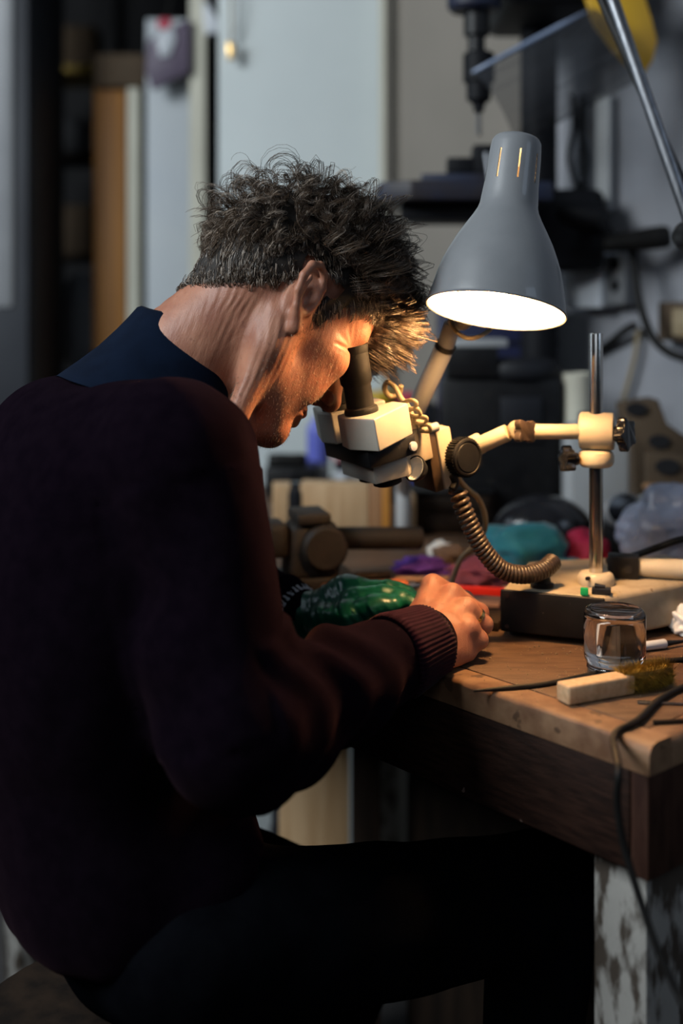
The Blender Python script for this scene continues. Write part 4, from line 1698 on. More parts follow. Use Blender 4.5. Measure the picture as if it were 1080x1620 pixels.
# scraper, pencil stub, white handled pen
def rod(name, p0, p1, r0, m, label, cat, r1=None, seg=12):
    mb = MB()
    mb.cyl(p0, p1, r0, r1, seg=seg, bev=min(r0, r1 or r0) * .25)
    return tag(mb.build(name, m, None), label, cat)
a, b = on_bench(1008, 1111, .001), on_bench(1110, 1116, .001)
FM = frame(a, (b - a), (0, 0, 1))
L = (b - a).length
mb = MB()
mb.prism([(0, -.003), (.006, -.0038), (.02, -.0022), (L, -.0018), (L, .0018), (.02, .0022), (.006, .0038), (0, .003)], -.0006, .0012, FM, bev=.0003)
tag(mb.build('spatula', 'brushed_steel', None), 'thin steel spatula lying under the black cable near the bench corner', 'spatula')
rod('graver', on_bench(1033, 1143, .0022), on_bench(1120, 1138, .0022), .0022, 'dark_wood', 'thin dark stick lying close to the bench\'s end edge', 'stick')
pw = thing('precision_pen', on_bench(1022, 1022), 'white handled pen with a dark tip lying behind the jar', 'pen')
a, b, c = on_bench(985, 1027, .0052), on_bench(1052, 1018, .0052), on_bench(1085, 1014, .0045)
mb = MB()
mb.cyl(a, b, .0048, .0052, seg=16, bev=.0012)
mb.build('handle', 'white_plastic', pw)
mb = MB()
mb.cyl(b, c, .0034, .0014, seg=12)
mb.build('tip', 'black_metal', pw)


def crumple(name, c, r, m, seed, freq=2.2, amp=.5, squash=(1, 1, 1), sub=4, parent=None, floor=BENCH_Z, ridged=True):
    bm = bmesh.new()
    bmesh.ops.create_icosphere(bm, subdivisions=sub, radius=1.0)
    for v in bm.verts:
        n = v.co.normalized()
        q = n * freq + Vector((seed * 3.7, seed * 1.3, seed))
        k = mnoise.noise(q) * amp
        if ridged:
            k += (.5 - abs(mnoise.noise(q * 2.3))) * amp * .55 + (.5 - abs(mnoise.noise(q * 5.1))) * amp * .2
        d = 1 + k
        p = Vector((n.x * r * squash[0] * d, n.y * r * squash[1] * d, n.z * r * squash[2] * d)) + Vector(c)
        if p.z < floor + .0008:
            p.z = floor + .0008
        v.co = p
    mb = MB(); mb.bm.free(); mb.bm = bm
    return mb.build(name, m, parent, smooth=180)


c = on_bench(1086, 1003); c.z += .012
tag(crumple('tissue', c, .015, 'tissue', 5, 2.5, .6), 'crumpled white tissue at the right beside the microscope base', 'tissue')

# cream handset with a black end resting on the microscope base
a, b = P(1010, 906, 1.43), P(1120, 909, 1.41)
a.z = BZ1 + .0125; b.z = BZ1 + .0125
hs = thing('handset', (a + b) / 2 + Vector((0, 0, -.0125)), 'cream tube with a square black end lying on the microscope base', 'handset')
mb = MB()
FM = frame(a, b - a, (0, 0, 1))
mb.cyl(a, b, .0105, .0125, seg=24, bev=.001)
mb.build('tube', 'cream_metal', hs)
mb = MB()
mb.box((-.018, 0, .0005), (.036, .028, .026), FM, bev=.0015)
mb.build('end_block', 'black_metal', hs)
mb = MB()
e = FM @ Vector((-.012, -.0142, 0))
mb.cyl(e, e + FM.to_3x3() @ Vector((0, -.001, 0)), .005, seg=16)
mb.build('socket', 'black_gloss', hs)
# swarf and grit on the bench
rb = random.Random(11)
bm = bmesh.new()
spots = [(838, 1026), (845, 1024), (852, 1023), (880, 1035), (891, 1027), (902, 1032), (858, 1035), (897, 1036), (760, 1030), (775, 1042), (1065, 1045), (1072, 1052), (1078, 1040)]
for k in range(220):
    if k < len(spots):
        p = on_bench(*spots[k]); s = .0012
    else:
        p = on_bench(rb.uniform(740, 1080), rb.uniform(1012, 1120)); s = rb.uniform(.0003, .0008)
        if (p - BC).dot(BV) < .004:
            continue
    r = bmesh.ops.create_icosphere(bm, subdivisions=1, radius=s)
    for v in r['verts']:
        v.co = Vector((v.co.x * rb.uniform(.7, 1.4), v.co.y, v.co.z * .7)) + p + Vector((0, 0, s * .6))
mb = MB(); mb.bm.free(); mb.bm = bm
gr = mb.build('grit', 'dusty_rubber', None, smooth=180, kind='stuff')
tag(gr, 'pale grit and metal filings scattered on the bench by the jar', 'grit')
# ================================================================== THINGS FURTHER BACK ON THE BENCH
def zp(py, D):
    return CAM_Z - (py - HORIZON) / FPX * D


def pxbox(name, px0, px1, py0, D, depth, m, py1=None, yaw=0.0, bev=.003, parent=None, seg=2):
    """box whose near face spans px0..px1; stands on the bench unless py1 is given"""
    x0, x1 = PX(px0, D)[0], PX(px1, D)[0]
    z1 = zp(py0, D)
    z0 = BENCH_Z + .0005 if py1 is None else zp(py1, D)
    M = fr(((x0 + x1) / 2, D, 0), yaw)
    mb = MB()
    mb.box((0, depth / 2, (z0 + z1) / 2), (x1 - x0, depth, z1 - z0), M, bev=bev, seg=seg)
    return mb.build(name, m, parent)


# ---- bench vice
vc = on_bench(500, 925)
VM = frame(vc, Vector((.97, .24, 0)), (0, 0, 1))
vi = thing('bench_vice', vc, 'dark cast-iron bench vice standing behind the man\'s hands', 'vice')
mb = MB()
mb.prism([(-.060, -.03), (-.02, -.034), (.035, -.034), (.05, -.02), (.05, .04), (.02, .055), (-.05, .05)], 0, .016, VM, bev=.003)
mb.build('foot_plate', 'cast_iron', vi)
mb = MB()
mb.box((-.008, 0, .050), (.074, .062, .078), VM, bev=.012, seg=3, taper=(.9, .85))
mb.lathe([(0, -.040), (.026, -.040), (.030, -.034), (.031, 0), (.031, .034), (.026, .040), (0, .040)], VM @ Matrix.Translation((.004, -.004, .056)) @ Matrix.Rotation(math.pi / 2, 4, 'X'), 32)
mb.build('body', 'cast_iron', vi)
mb = MB()
mb.box((-.010, 0, .0945), (.046, .070, .014), VM, bev=.003)
mb.build('anvil', 'cast_iron', vi)
mb = MB()
mb.box((-.058, 0, .066), (.030, .058, .046), VM, bev=.008, seg=3)
mb.build('jaw', 'cast_iron', vi)
mb = MB()
mb.cyl(VM @ Vector((.02, 0, .062)), VM @ Vector((.150, 0, .056)), .0155, seg=28, bev=.004)
mb.build('slide_bar', 'cast_iron', vi)
mb = MB()
mb.cyl(VM @ Vector((-.075, -.05, .050)), VM @ Vector((-.075, .06, .050)), .0045, seg=12)
mb.cyl(VM @ Vector((-.085, 0, .050)), VM @ Vector((-.06, 0, .050)), .010, seg=16)
mb.build('handle', 'cast_iron', vi)

# ---- timber offcuts
tag(pxbox('timber_block', 474, 583, 766, 1.95, .05, 'pale_wood', yaw=-.04), 'pale sawn timber block standing on the bench behind the vice', 'timber block')
tag(pxbox('timber_block', 583.5, 604, 769, 1.945, .06, 'mid_wood', yaw=-.04), 'reddish brown board standing against the right side of the pale block', 'timber block')
tag(pxbox('timber_block', 604.5, 618, 769, 1.94, .06, 'orange_wood', yaw=-.04), 'narrow orange brown board, outermost of the boards beside the pale block', 'timber block')
tag(pxbox('timber_block', 433, 463, 768, 1.99, .05, 'pale_wood', yaw=.1), 'short tan timber offcut left of the pale block', 'timber block')
mb = MB()
c = on_bench(468, 848)
mb.lathe([(0, 0), (.012, 0), (.013, .004), (.013, .07), (.010, .078), (.0085, .088), (0, .088)], fr(c), 20)
tag(mb.build('canister', 'black_gloss', None), 'slim black canister between the tan offcut and the pale block', 'canister')

# ---- dark tool chest with its pale edge
tc_ = thing('tool_chest', on_bench(712, 838), 'low dark brown tool chest standing behind the coiled cable', 'chest')
mb_ = pxbox('body', 655, 778, 782, 1.975, .07, 'dark_wood', parent=tc_)
pxbox('edge_strip', 650, 658, 781, 1.970, .05, 'pale_wood', py1=840, parent=tc_)
pxbox('lid', 652, 782, 777, 1.968, .085, 'black_metal', py1=782, parent=tc_)
for k in range(2):
    pxbox('drawer', 664, 772, 786 + 27 * k, 1.970, .006, 'dark_wood', py1=809 + 27 * k, parent=tc_, bev=.001)
bb = thing('storage_bin', on_bench(668, 812), 'bright blue plastic bin showing just below the microscope head', 'bin')
x0 = P(668, 800, 2.19)
mb = MB()
mb.box((0, 0, BENCH_Z + .0305), (.056, .05, .060), fr((x0.x, 2.20, 0)), bev=.004, taper=(1.08, 1.08))
mb.build('body', 'blue_plastic', bb)
mb = MB()
mb.box((0, 0, BENCH_Z + .061), (.064, .058, .005), fr((x0.x, 2.20, 0)), bev=.002)
mb.build('rim', 'blue_plastic', bb)


# ---- bottles
def bottle(px, D, r, h, m, label, cap_m, label_m=None, neck=.35, lab=(0.15, 0.6), name='bottle'):
    x = PX(px, D)[0]
    t = thing(name, (x, D, BENCH_Z), label, 'bottle')
    M = fr((x, D, BENCH_Z))
    rn = r * neck
    mb = MB()
    mb.lathe([(0, 0), (r * .92, 0), (r, .003), (r, h * .70), (r * .93, h * .76), (rn * 1.15, h * .86), (rn, h * .88), (rn, h * .94), (0, h * .94)], M, 28)
    mb.build('body', m, t)
    mb = MB()
    mb.lathe([(0, h * .90), (rn * 1.3, h * .90), (rn * 1.35, h * .91), (rn * 1.3, h), (0, h)], M, 20)
    mb.build('cap', cap_m, t)
    if label_m:
        mb = MB()
        mb.lathe([(r + .0004, h * lab[0]), (r + .0007, h * lab[0]), (r + .0007, h * lab[1]), (r + .0004, h * lab[1])], M, 28, close=True)
        mb.build('label_band', label_m, t)
    return t


bottle(503, 2.46, .023, .165, 'violet_blue_plastic', 'tall violet-blue spray bottle with a white band standing left of the small bottles', 'white_plastic', 'white_plastic', lab=(.05, .3))
tb = bottle(541, 2.42, .0165, .098, 'charcoal_plastic', 'small dark bottle with a white label and a red warning diamond', 'black_gloss', 'white_plastic', lab=(.06, .42))
mb = MB()
c = Vector((PX(534, 2.42)[0], 2.402, BENCH_Z + .074))
mb.box((0, 0, 0), (.021, .002, .021), fr(c, 0, math.radians(45)))
dm = mb.build('warning_diamond', 'label_red', tb)
mb = MB()
mb.box((0, -.0012, 0), (.014, .001, .014), fr(c, 0, math.radians(45)))
mb.build('diamond_centre', 'paper_white', dm)
bottle(570, 2.40, .015, .095, 'charcoal_plastic', 'small dark bottle beside the one with the warning diamond', 'grey_plastic', 'grey_plastic', lab=(.1, .5))
tw = bottle(756, 2.17, .0115, .125, 'white_plastic', 'slim white bottle with a red foot seen through the gap under the boom', 'grey_plastic', 'label_red', lab=(.0, .25))

# ---- black tools at the left end of the bench
def grip(name, p0, p1, r, m, label, cat, bulge=1.15):
    a, b = Vector(p0), Vector(p1)
    d = (b - a)
    z = d.normalized(); x = d.orthogonal().normalized()
    M = Matrix((x, z.cross(x), z)).transposed().to_4x4(); M.translation = a
    L = d.length
    mb = MB()
    mb.lathe([(0, 0), (r * .8, 0), (r, L * .03), (r * bulge, L * .3), (r, L * .6), (r * bulge, L * .85), (r * .9, L * .97), (r * .5, L), (0, L)], M, 20)
    return tag(mb.build(name, m, None, smooth=60), label, cat)


cs = thing('tool_case', on_bench(460, 790), 'flat black tool case lying left of the blue bottle', 'case')
pxbox('body', 418, 503, 740, 2.34, .10, 'black_metal', parent=cs, bev=.006)
pxbox('latch', 455, 466, 748, 2.333, .008, 'black_gloss', py1=760, parent=cs, bev=.002)
gz = zp(740, 2.36) + .014
grip('tool_grip', (PX(424, 2.37)[0], 2.37, gz), (PX(486, 2.37)[0], 2.37, gz), .0125, 'black_rubber', 'black rubber tool grip lying on the flat black case', 'grip', 1.08)

# ---- handles, papers and rags around the hands
a = on_bench(505, 941, .014); b = on_bench(642, 928, .012)
oh = thing('file_handle', (a + b) / 2, 'orange lacquered wooden tool handle lying behind the green glove', 'tool handle')
d = b - a; z = d.normalized(); x = d.orthogonal().normalized()
M = Matrix((x, z.cross(x), z)).transposed().to_4x4(); M.translation = a
L = d.length
mb = MB()
mb.lathe([(0, 0), (.009, .0012), (.0135, .008), (.0148, L * .3), (.0125, L * .6), (.0105, L * .8), (.0118, L * .9), (.009, L), (0, L)], M, 28)
mb.build('grip', 'orange_lacquer', oh, smooth=60)
mb = MB()
mb.lathe([(0, L), (.007, L), (.007, L + .012), (.003, L + .013), (.0025, L + .07), (0, L + .072)], M, 16)
mb.build('shank', 'brushed_steel', oh)
a = on_bench(440, 975, .012); b = on_bench(512, 972, .011)
grip('screwdriver_handle', a, b, .0115, 'red_plastic', 'bright red plastic handle lying beside the gloved wrist', 'tool handle', 1.05)
rod('dowel', on_bench(446, 948, .006), on_bench(462, 945, .006), .006, 'pale_wood', 'short pale dowel end lying against the vice foot', 'dowel')
rod('pencil', on_bench(626, 917, .004), on_bench(752, 915, .004), .0042, 'mid_wood', 'brown pencil lying in front of the purple rag', 'pencil')
rod('marker_pen', on_bench(560, 912, .006), on_bench(618, 909, .006), .0058, 'dark_wood', 'dark pen with a pale cap lying behind the orange handle', 'pen')
tag(crumple('rag', on_bench(668, 906) + Vector((0, 0, .008)), .030, 'purple_cloth', 3, 2.2, .45, (1.25, .8, .42)), 'purple rag bunched behind the brown pencil', 'rag')
tag(crumple('rag', on_bench(715, 905) + Vector((0, .02, .012)), .032, 'brown_cloth', 8, 2.4, .5, (.9, .8, .62)), 'dark brown rag bunched to the right of the purple one', 'rag')
tag(crumple('rag', on_bench(757, 925) + Vector((0, 0, .012)), .036, 'maroon_cloth', 12, 2.4, .55, (1.0, .8, .50)), 'maroon rag crumpled below the coiled cable', 'rag')
tag(crumple('paper_scrap', on_bench(703, 903) + Vector((0, .05, .016)), .018, 'paper_white', 15, 2.0, .4, (1.1, .8, .8)), 'crumpled off-white paper scrap behind the purple rag', 'paper')
tag(crumple('work_glove', on_bench(832, 905) + Vector((0, .035, .030)), .052, 'teal_cloth', 21, 1.5, .45, (1.05, .7, .62)), 'bright teal work cloth heaped behind the coiled cable', 'cloth')
tag(crumple('work_glove', on_bench(895, 915) + Vector((0, .035, .004)), .028, 'teal_cloth', 22, 1.8, .4, (1.2, .7, .5)), 'small teal cloth end lying below the heaped teal cloth', 'cloth')
tag(crumple('rag', on_bench(927, 895) + Vector((0, .01, .016)), .036, 'magenta_cloth', 25, 1.7, .35, (.9, .8, .8)), 'crimson red rag behind the foot of the chrome pole', 'rag')
# flat sheets of abrasive paper by the base
def sheet(c, yaw, sx, sy, m, label, z, t=.0012):
    mb = MB()
    mb.box((0, 0, z + t / 2), (sx, sy, t), fr((c.x, c.y, 0), yaw), bev=.0003)
    return tag(mb.build('abrasive_sheet', m, None), label, 'sheet')
sheet(on_bench(740, 985), -.35, .085, .055, 'dark_wood', 'dark brown sheet, lowest of the abrasive papers beside the bare hand', BENCH_Z + .0004, .010)
sheet(on_bench(738, 966), -.25, .085, .045, 'paper_greyred', 'grey red abrasive sheet on top of the dark one beside the bare hand', BENCH_Z + .0108, .004)
sheet(on_bench(765, 944), -.2, .07, .012, 'red_plastic', 'narrow red strip lying behind the abrasive sheets', BENCH_Z + .0002, .012)
sheet(on_bench(770, 930), -.1, .10, .03, 'paper_white', 'strip of off-white card lying in front of the maroon rag', BENCH_Z + .0002, .002)

# ---- plastic bag with a cable over it
tag(crumple('plastic_bag', on_bench(1065, 912) + Vector((.03, .035, .045)), .095, 'plastic_bag', 31, 1.6, .30, (1.0, .7, .72), sub=5), 'bluish translucent plastic bag heaped behind the cream handset', 'bag')
mb = MB()
mb.tube(spline([P(960, 888, 1.50), P(1000, 880, 1.48), P(1040, 866, 1.46), P(1085, 852, 1.46), P(1150, 850, 1.48), P(1200, 870, 1.5), on_bench(1250, 940) + Vector((0, 0, .004))], 8), .0042, 10)
tag(mb.build('cable', 'black_rubber', None, smooth=180), 'black cable running in front of the plastic bag', 'cable')

# ---- glossy black visor and goggles
vs_ = thing('face_visor', on_bench(865, 850), 'glossy black safety visor lying behind the teal cloth', 'visor')
c = P(858, 812, 1.86)
bm = bmesh.new()
bmesh.ops.create_uvsphere(bm, u_segments=36, v_segments=20, radius=1)
for v in bm.verts:
    v.co = Vector((v.co.x * .080, v.co.y * .060, max(v.co.z, -.35) * .062)) + Vector((c.x, c.y, BENCH_Z + .0225))
mb = MB(); mb.bm.free(); mb.bm = bm
mb.build('shell', 'black_gloss', vs_, smooth=180)
mb = MB()
mb.lathe([(.082, .0), (.087, .002), (.087, .010), (.081, .012)], fr((c.x, c.y, BENCH_Z)) @ Matrix.Diagonal((1, .8, 1, 1)), 40, close=True)
mb.build('brow_band', 'charcoal_plastic', vs_)
gg = thing('goggles', on_bench(985, 850), 'clear rimmed goggles standing right of the chrome pole', 'goggles')
for k, px in enumerate((985, 1030)):
    c = P(px, 808, 1.80 + .02 * k)
    M = frame(c, Vector((.95, .3, 0)), Vector((.1, -.95, .28)))
    mb = MB()
    mb.lathe([(.0265, -.008), (.030, -.004), (.030, .006), (.0265, .010), (.0245, .006), (.0245, -.004)], M @ Matrix.Diagonal((1.15, .9, 1, 1)), 32, close=True)
    mb.build('rim', 'grey_plastic', gg)
    mb = MB()
    mb.lathe([(0, .007), (.0246, .004), (.0246, .001), (0, .004)], M @ Matrix.Diagonal((1.15, .9, 1, 1)), 32)
    mb.build('lens', 'black_gloss', gg)
pxbox('frame_body', 962, 1062, 815, 1.815, .05, 'black_metal', parent=gg, bev=.008)

# ---- white canister, cardboard tray
cn = thing('jerrycan', on_bench(950, 835), 'white plastic canister standing behind the chrome pole', 'canister')
pxbox('body', 896, 1001, 672, 1.99, .055, 'light_grey_plastic', parent=cn, bev=.012, seg=3)
mb = MB()
c = P(930, 668, 2.015)
mb.cyl((c.x, c.y, zp(674, 1.99)), (c.x, c.y, zp(655, 1.99)), .016, seg=20, bev=.002)
mb.build('cap', 'charcoal_plastic', cn)
ct = thing('cardboard_tray', P(1040, 842, 1.95), 'brown cardboard holder with dark openings standing right of the white canister', 'cardboard tray')
def flat_poly(name, pts, D, depth, m, parent=None, bev=.002):
    """upright slab with an outline given where it shows; real depth and thickness"""
    q = [(P(x, y, D).x, P(x, y, D).z) for x, y in pts]
    a = sum(q[i][0] * q[(i + 1) % len(q)][1] - q[(i + 1) % len(q)][0] * q[i][1] for i in range(len(q)))
    if a < 0:
        q = q[::-1]
    M = Matrix(((1, 0, 0, 0), (0, 0, -1, D + depth), (0, 1, 0, 0), (0, 0, 0, 1)))
    mb = MB()
    mb.prism(q, 0, depth, M, bev=bev)
    return mb.build(name, m, parent)
flat_poly('back_wall', [(986, 640), (1042, 632), (1052, 672), (1110, 705), (1110, 850), (1006, 850), (1004, 690), (990, 668)], 1.95, .06, 'cardboard', ct, bev=.003)
flat_poly('front_wall', [(1022, 716), (1110, 724), (1110, 858), (1022, 858)], 1.90, .012, 'cardboard', ct)
for (x, y, rx) in ((1006, 647, 13), (1042, 698, 13), (1055, 738, 15)):
    mb = MB()
    D = 1.948 if y < 710 else 1.898
    M = Matrix.Translation(P(x, y, D)) @ Matrix.Rotation(math.pi / 2, 4, 'X') @ Matrix.Diagonal((1.3, .8, 1, 1))
    mb.lathe([(0, 0), (rx / FPX * D, 0), (rx / FPX * D, .0025), (0, .0025)], M, 24)
    mb.build('opening', 'black_void', ct)
tag(pxbox('wooden_lath', 1018, 1110, 766, 1.885, .012, 'mid_wood', py1=774), 'thin brown wooden lath across the front of the cardboard holder', 'lath')
bpy.data.objects['wooden_lath'].location.z += 0
# ---- black tool boxes behind the lamp
k1 = thing('tool_box', on_bench(790, 830), 'large black tool box standing on the bench behind the boom', 'tool box')
pxbox('body', 700, 888, 598, 2.06, .06, 'black_metal', parent=k1, bev=.008)
mb = MB()
M = fr((PX(828, 2.04)[0], 2.10, zp(598, 2.06)))
mb.lathe([(0, 0), (.070, 0), (.074, .006), (.074, .016), (.068, .026), (.05, .032), (0, .034)], M @ Matrix.Diagonal((1.0, .75, 1, 1)), 40)
mb.build('lid', 'charcoal_plastic', k1)
pxbox('front_recess', 792, 858, 628, 2.054, .008, 'charcoal_plastic', py1=700, parent=k1, bev=.003)
k2 = thing('paint_tin', P(913, 600, 2.085), 'pale green grey tin standing between the black tool box and the chrome pole', 'tin')
mb = MB()
c = P(913, 600, 2.085)
zb, zt = BENCH_Z + .001, zp(590, 2.085)
mb.lathe([(0, zb), (.026, zb), (.027, zb + .004), (.026, zb + .006), (.026, zt - .01), (.0275, zt - .006), (.0275, zt), (.023, zt), (.022, zt - .005), (0, zt - .005)], fr((c.x, c.y, 0)), 28)
mb.build('body', 'cream_strip', k2)
k3 = thing('equipment_case', on_bench(800, 810), 'navy blue equipment case standing behind the lamp shade', 'case')
pxbox('body', 694, 884, 482, 2.282, .07, 'navy_plastic', parent=k3, bev=.012, seg=3)
pxbox('lid_seam', 693.5, 885, 540, 2.279, .075, 'black_metal', py1=545, parent=k3, bev=.001)
tag(pxbox('document_tray', 718, 803, 537, 2.06, .07, 'light_grey_plastic', py1=549, bev=.002), 'pale grey flat tray lying on the black box below the lamp shade', 'tray')
dt = bpy.data.objects['document_tray']
pxbox('tray_support', 706, 788, 549.3, 2.05, .11, 'black_metal', py1=597.5, parent=k1, bev=.004)
k4 = thing('crate', on_bench(640, 790), 'dark plastic crate standing behind the microscope head', 'crate')
pxbox('body', 578, 690, 640, 2.28, .10, 'charcoal_plastic', parent=k4, bev=.004)
for k in range(3):
    pxbox('slot', 590, 680, 662 + 30 * k, 2.277, .006, 'black_void', py1=676 + 30 * k, parent=k4, bev=.001)
mb = MB()
c = P(602, 622, 2.32); c.z = zp(640, 2.28)
mb.lathe([(.020, .0005), (.030, .0005), (.031, .002), (.031, .020), (.030, .0215), (.020, .0215)], fr(c), 32, close=True)
tag(mb.build('tape_roll', 'yellow_plastic', None), 'roll of yellow tape lying on the dark crate by the man\'s fringe', 'tape roll')
tag(pxbox('small_carton', 625, 655, 622, 2.31, .04, 'label_red', py1=639.6), 'small red carton lying on the dark crate beside the yellow tape', 'carton')

# ================================================================== DRILL PRESS
DPX, DPY = PX(852, 2.24)
dp = thing('drill_press', (DPX, DPY, BENCH_Z), 'dark blue drill press with a clear guard standing at the back of the bench', 'drill press')
mb = MB()
mb.box((0, -.03, BENCH_Z + .016), (.15, .15, .030), fr((DPX, DPY + .04, 0)), bev=.008, seg=3)
mb.build('base', 'drill_black', dp)
mb = MB()
mb.cyl((DPX, DPY, BENCH_Z + .03), (DPX, DPY, 2.15), .034, seg=32)
mb.build('column', 'drill_black', dp)
# table with bracket
TZ = zp(292, 2.05)
mb = MB()
tx0, tx1 = PX(598, 2.08)[0], PX(842, 2.08)[0]
mb.prism([(tx0, 2.00), (tx0 + .05, 1.965), (tx1 + .02, 1.99), (tx1 + .03, 2.22), (tx0 + .03, 2.20), (tx0 - .004, 2.14)], TZ - .032, TZ, bev=.004)
tb_ = mb.build('table', 'drill_blue', dp)
mb = MB()
mb.prism([(tx0 + .035, 2.02), (tx1, 2.02), (tx1, 2.18), (tx0 + .06, 2.18)], TZ - .062, TZ - .032, bev=.006)
mb.build('table_rib', 'drill_black', tb_)
mb = MB()
mb.box((0, -.015, TZ - .070), (.165, .11, .15), fr((DPX + .028, DPY, 0)), bev=.018, seg=3)
mb.cyl((DPX + .06, DPY - .03, TZ - .06), (DPX + .118, DPY - .03, TZ - .045), .022, seg=20, bev=.003)
br2 = mb.build('table_bracket', 'drill_black', dp)
# feed handle with black grip
hb = Vector((PX(925, 2.17)[0], 2.17, zp(345, 2.17)))
mb = MB()
mb.cyl(hb + Vector((-.04, .02, .01)), hb + Vector((.035, -.01, -.005)), .026, seg=24, bev=.004)
mb.tube([hb + Vector((.02, -.01, 0)), P(962, 370, 2.12), P(972, 383, 2.11)], .011, 12)
hu = mb.build('handle_hub', 'drill_black', dp)
a, b = P(953, 387, 2.11), P(1058, 374, 2.11)
dd_ = b - a; z = dd_.normalized(); x = dd_.orthogonal().normalized()
M = Matrix((x, z.cross(x), z)).transposed().to_4x4(); M.translation = a
L = dd_.length
mb = MB()
mb.lathe([(0, 0), (.013, 0), (.016, .01), (.0175, L * .4), (.0205, L * .75), (.0205, L * .93), (.017, L), (0, L)], M, 24)
mb.build('handle_grip', 'black_rubber', hu, smooth=60)
# head, spindle, chuck, bit
mb = MB()
HZ = zp(22, 2.12)
mb.box((-.005, -.06, HZ + .26), (.17, .30, .52), fr((DPX, DPY, 0)), bev=.02, seg=3)
mb.build('head', 'drill_black', dp)
SX, SY = PX(757, 2.06)
mb = MB()
mb.lathe([(0, zp(18, 2.06)), (.040, zp(18, 2.06)), (.046, zp(12, 2.06)), (.046, zp(-40, 2.06)), (.05, zp(-60, 2.06)), (.05, 2.0), (0, 2.0)], fr((SX - .008, SY, 0)), 32)
mb.build('quill_housing', 'drill_blue', dp)
mb = MB()
mb.lathe([(0, zp(86, 2.06)), (.015, zp(86, 2.06)), (.015, zp(60, 2.06)), (.022, zp(56, 2.06)), (.022, zp(17, 2.06)), (0, zp(17, 2.06))], fr((SX - .004, SY, 0)), 24)
mb.build('spindle', 'black_metal', dp)
mb = MB()
mb.lathe([(0, zp(178, 2.06)), (.008, zp(178, 2.06)), (.011, zp(165, 2.06)), (.021, zp(158, 2.06)), (.0215, zp(132, 2.06)), (.027, zp(129, 2.06)), (.027, zp(86, 2.06)), (.020, zp(82, 2.06)), (0, zp(82, 2.06))], fr((SX, SY, 0)), 28)
mb.build('chuck', 'drill_black', dp)
mb = MB()
bp_ = []
for i in range(60):
    t = i / 59
    zz = zp(178, 2.06) + (zp(214, 2.06) - zp(178, 2.06)) * t
    bp_.append(Vector((SX + .0018 * math.cos(t * 20), SY + .0018 * math.sin(t * 20), zz)))
mb.tube(bp_, .0030, 8)
mb.build('drill_bit', 'brushed_steel', dp, smooth=180)
# machine vice on the table
dvx, dvy = PX(735, 2.05)
dv = thing('machine_vice', (dvx, dvy, TZ), 'black machine vice clamped on the drill press table', 'vice')
vzt = TZ + .0006
mb = MB()
mb.box((0, .02, vzt + .0085), (.125, .07, .017), fr((dvx - .012, dvy, 0), -.05), bev=.003)
mb.build('vice_bed', 'drill_blue', dv)
mb = MB()
mb.box((0, .02, vzt + .031), (.045, .06, .028), fr((PX(728, 2.05)[0], dvy, 0), -.05), bev=.003)
mb.build('moving_jaw', 'drill_black', dv)
mb = MB()
mb.box((0, .02, vzt + .042), (.044, .062, .050), fr((PX(768, 2.05)[0], dvy, 0), -.05), bev=.004)
mb.build('fixed_jaw', 'drill_black', dv)
mb = MB()
mb.cyl((PX(768, 2.05)[0], dvy - .012, vzt + .05), (PX(772, 2.05)[0], dvy - .03, vzt + .0), .006, seg=12)
mb.build('clamp_screw', 'brushed_steel', dv)
# clear guard: part-round sheet hung from a yellow bracket
mat('clear_guard', (0.06, 0.063, 0.072), 0.12, alpha=0.50, col2=(0.045, 0.048, 0.056), scale=6, spec=0.8)
gd = thing
g0, g1 = P(750, 118, 1.97), P(930, 22, 2.00)
gx = (g1 - g0)
Lg = gx.length
GM = frame(g0, gx, Vector((-.2, -.55, .8)))
bm = bmesh.new()
rows = []
nA = 18
for i in range(2):
    row = []
    for k in range(nA + 1):
        a = math.radians(-18 + 125 * k / nA)
        R_ = .085
        y, z = -math.sin(a) * R_, math.cos(a) * R_ - R_
        row.append((i * Lg * (1.08 if i else 1), y, z))
    rows.append(row)
vo = [[bm.verts.new(GM @ Vector(p)) for p in r] for r in rows]
for k in range(nA):
    bm.faces.new((vo[0][k], vo[0][k + 1], vo[1][k + 1], vo[1][k]))
r = bmesh.ops.solidify(bm, geom=bm.faces[:], thickness=.002)
mb = MB(); mb.bm.free(); mb.bm = bm
mb.build('guard', 'clear_guard', dp, smooth=60, label='clear plastic chuck guard')
mat('guard_streak', (0.28, 0.34, 0.48), 0.25, col2=(0.20, 0.25, 0.36), scale=10)
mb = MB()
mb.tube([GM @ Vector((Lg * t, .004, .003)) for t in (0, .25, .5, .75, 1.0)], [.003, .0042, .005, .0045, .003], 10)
mb.build('guard_streak', 'guard_streak', dp, smooth=180)  # added pale rod imitates the light streak reflected along the guard
flat_poly('guard_bracket', [(914, -40), (1010, -40), (1030, 30), (1040, 62), (1033, 95), (1018, 118), (1000, 112), (972, 82), (940, 40)], 2.03, .012, 'guard_yellow', dp, bev=.003).__setitem__('label', 'yellow guard bracket')

# ================================================================== WALL FITTINGS ON THE RIGHT
def wall_pt(px, py, off=0.0):
    """point on the wall behind the bench"""
    a = (px - 540) / FPX
    n = BC + BV * (WALL_V - .012 - off)
    # n.x + BU.x t = a (n.y + BU.y t)
    t = (a * n.y - n.x) / (BU.x - a * BU.y)
    q = n + BU * t
    return P(px, py, q.y)


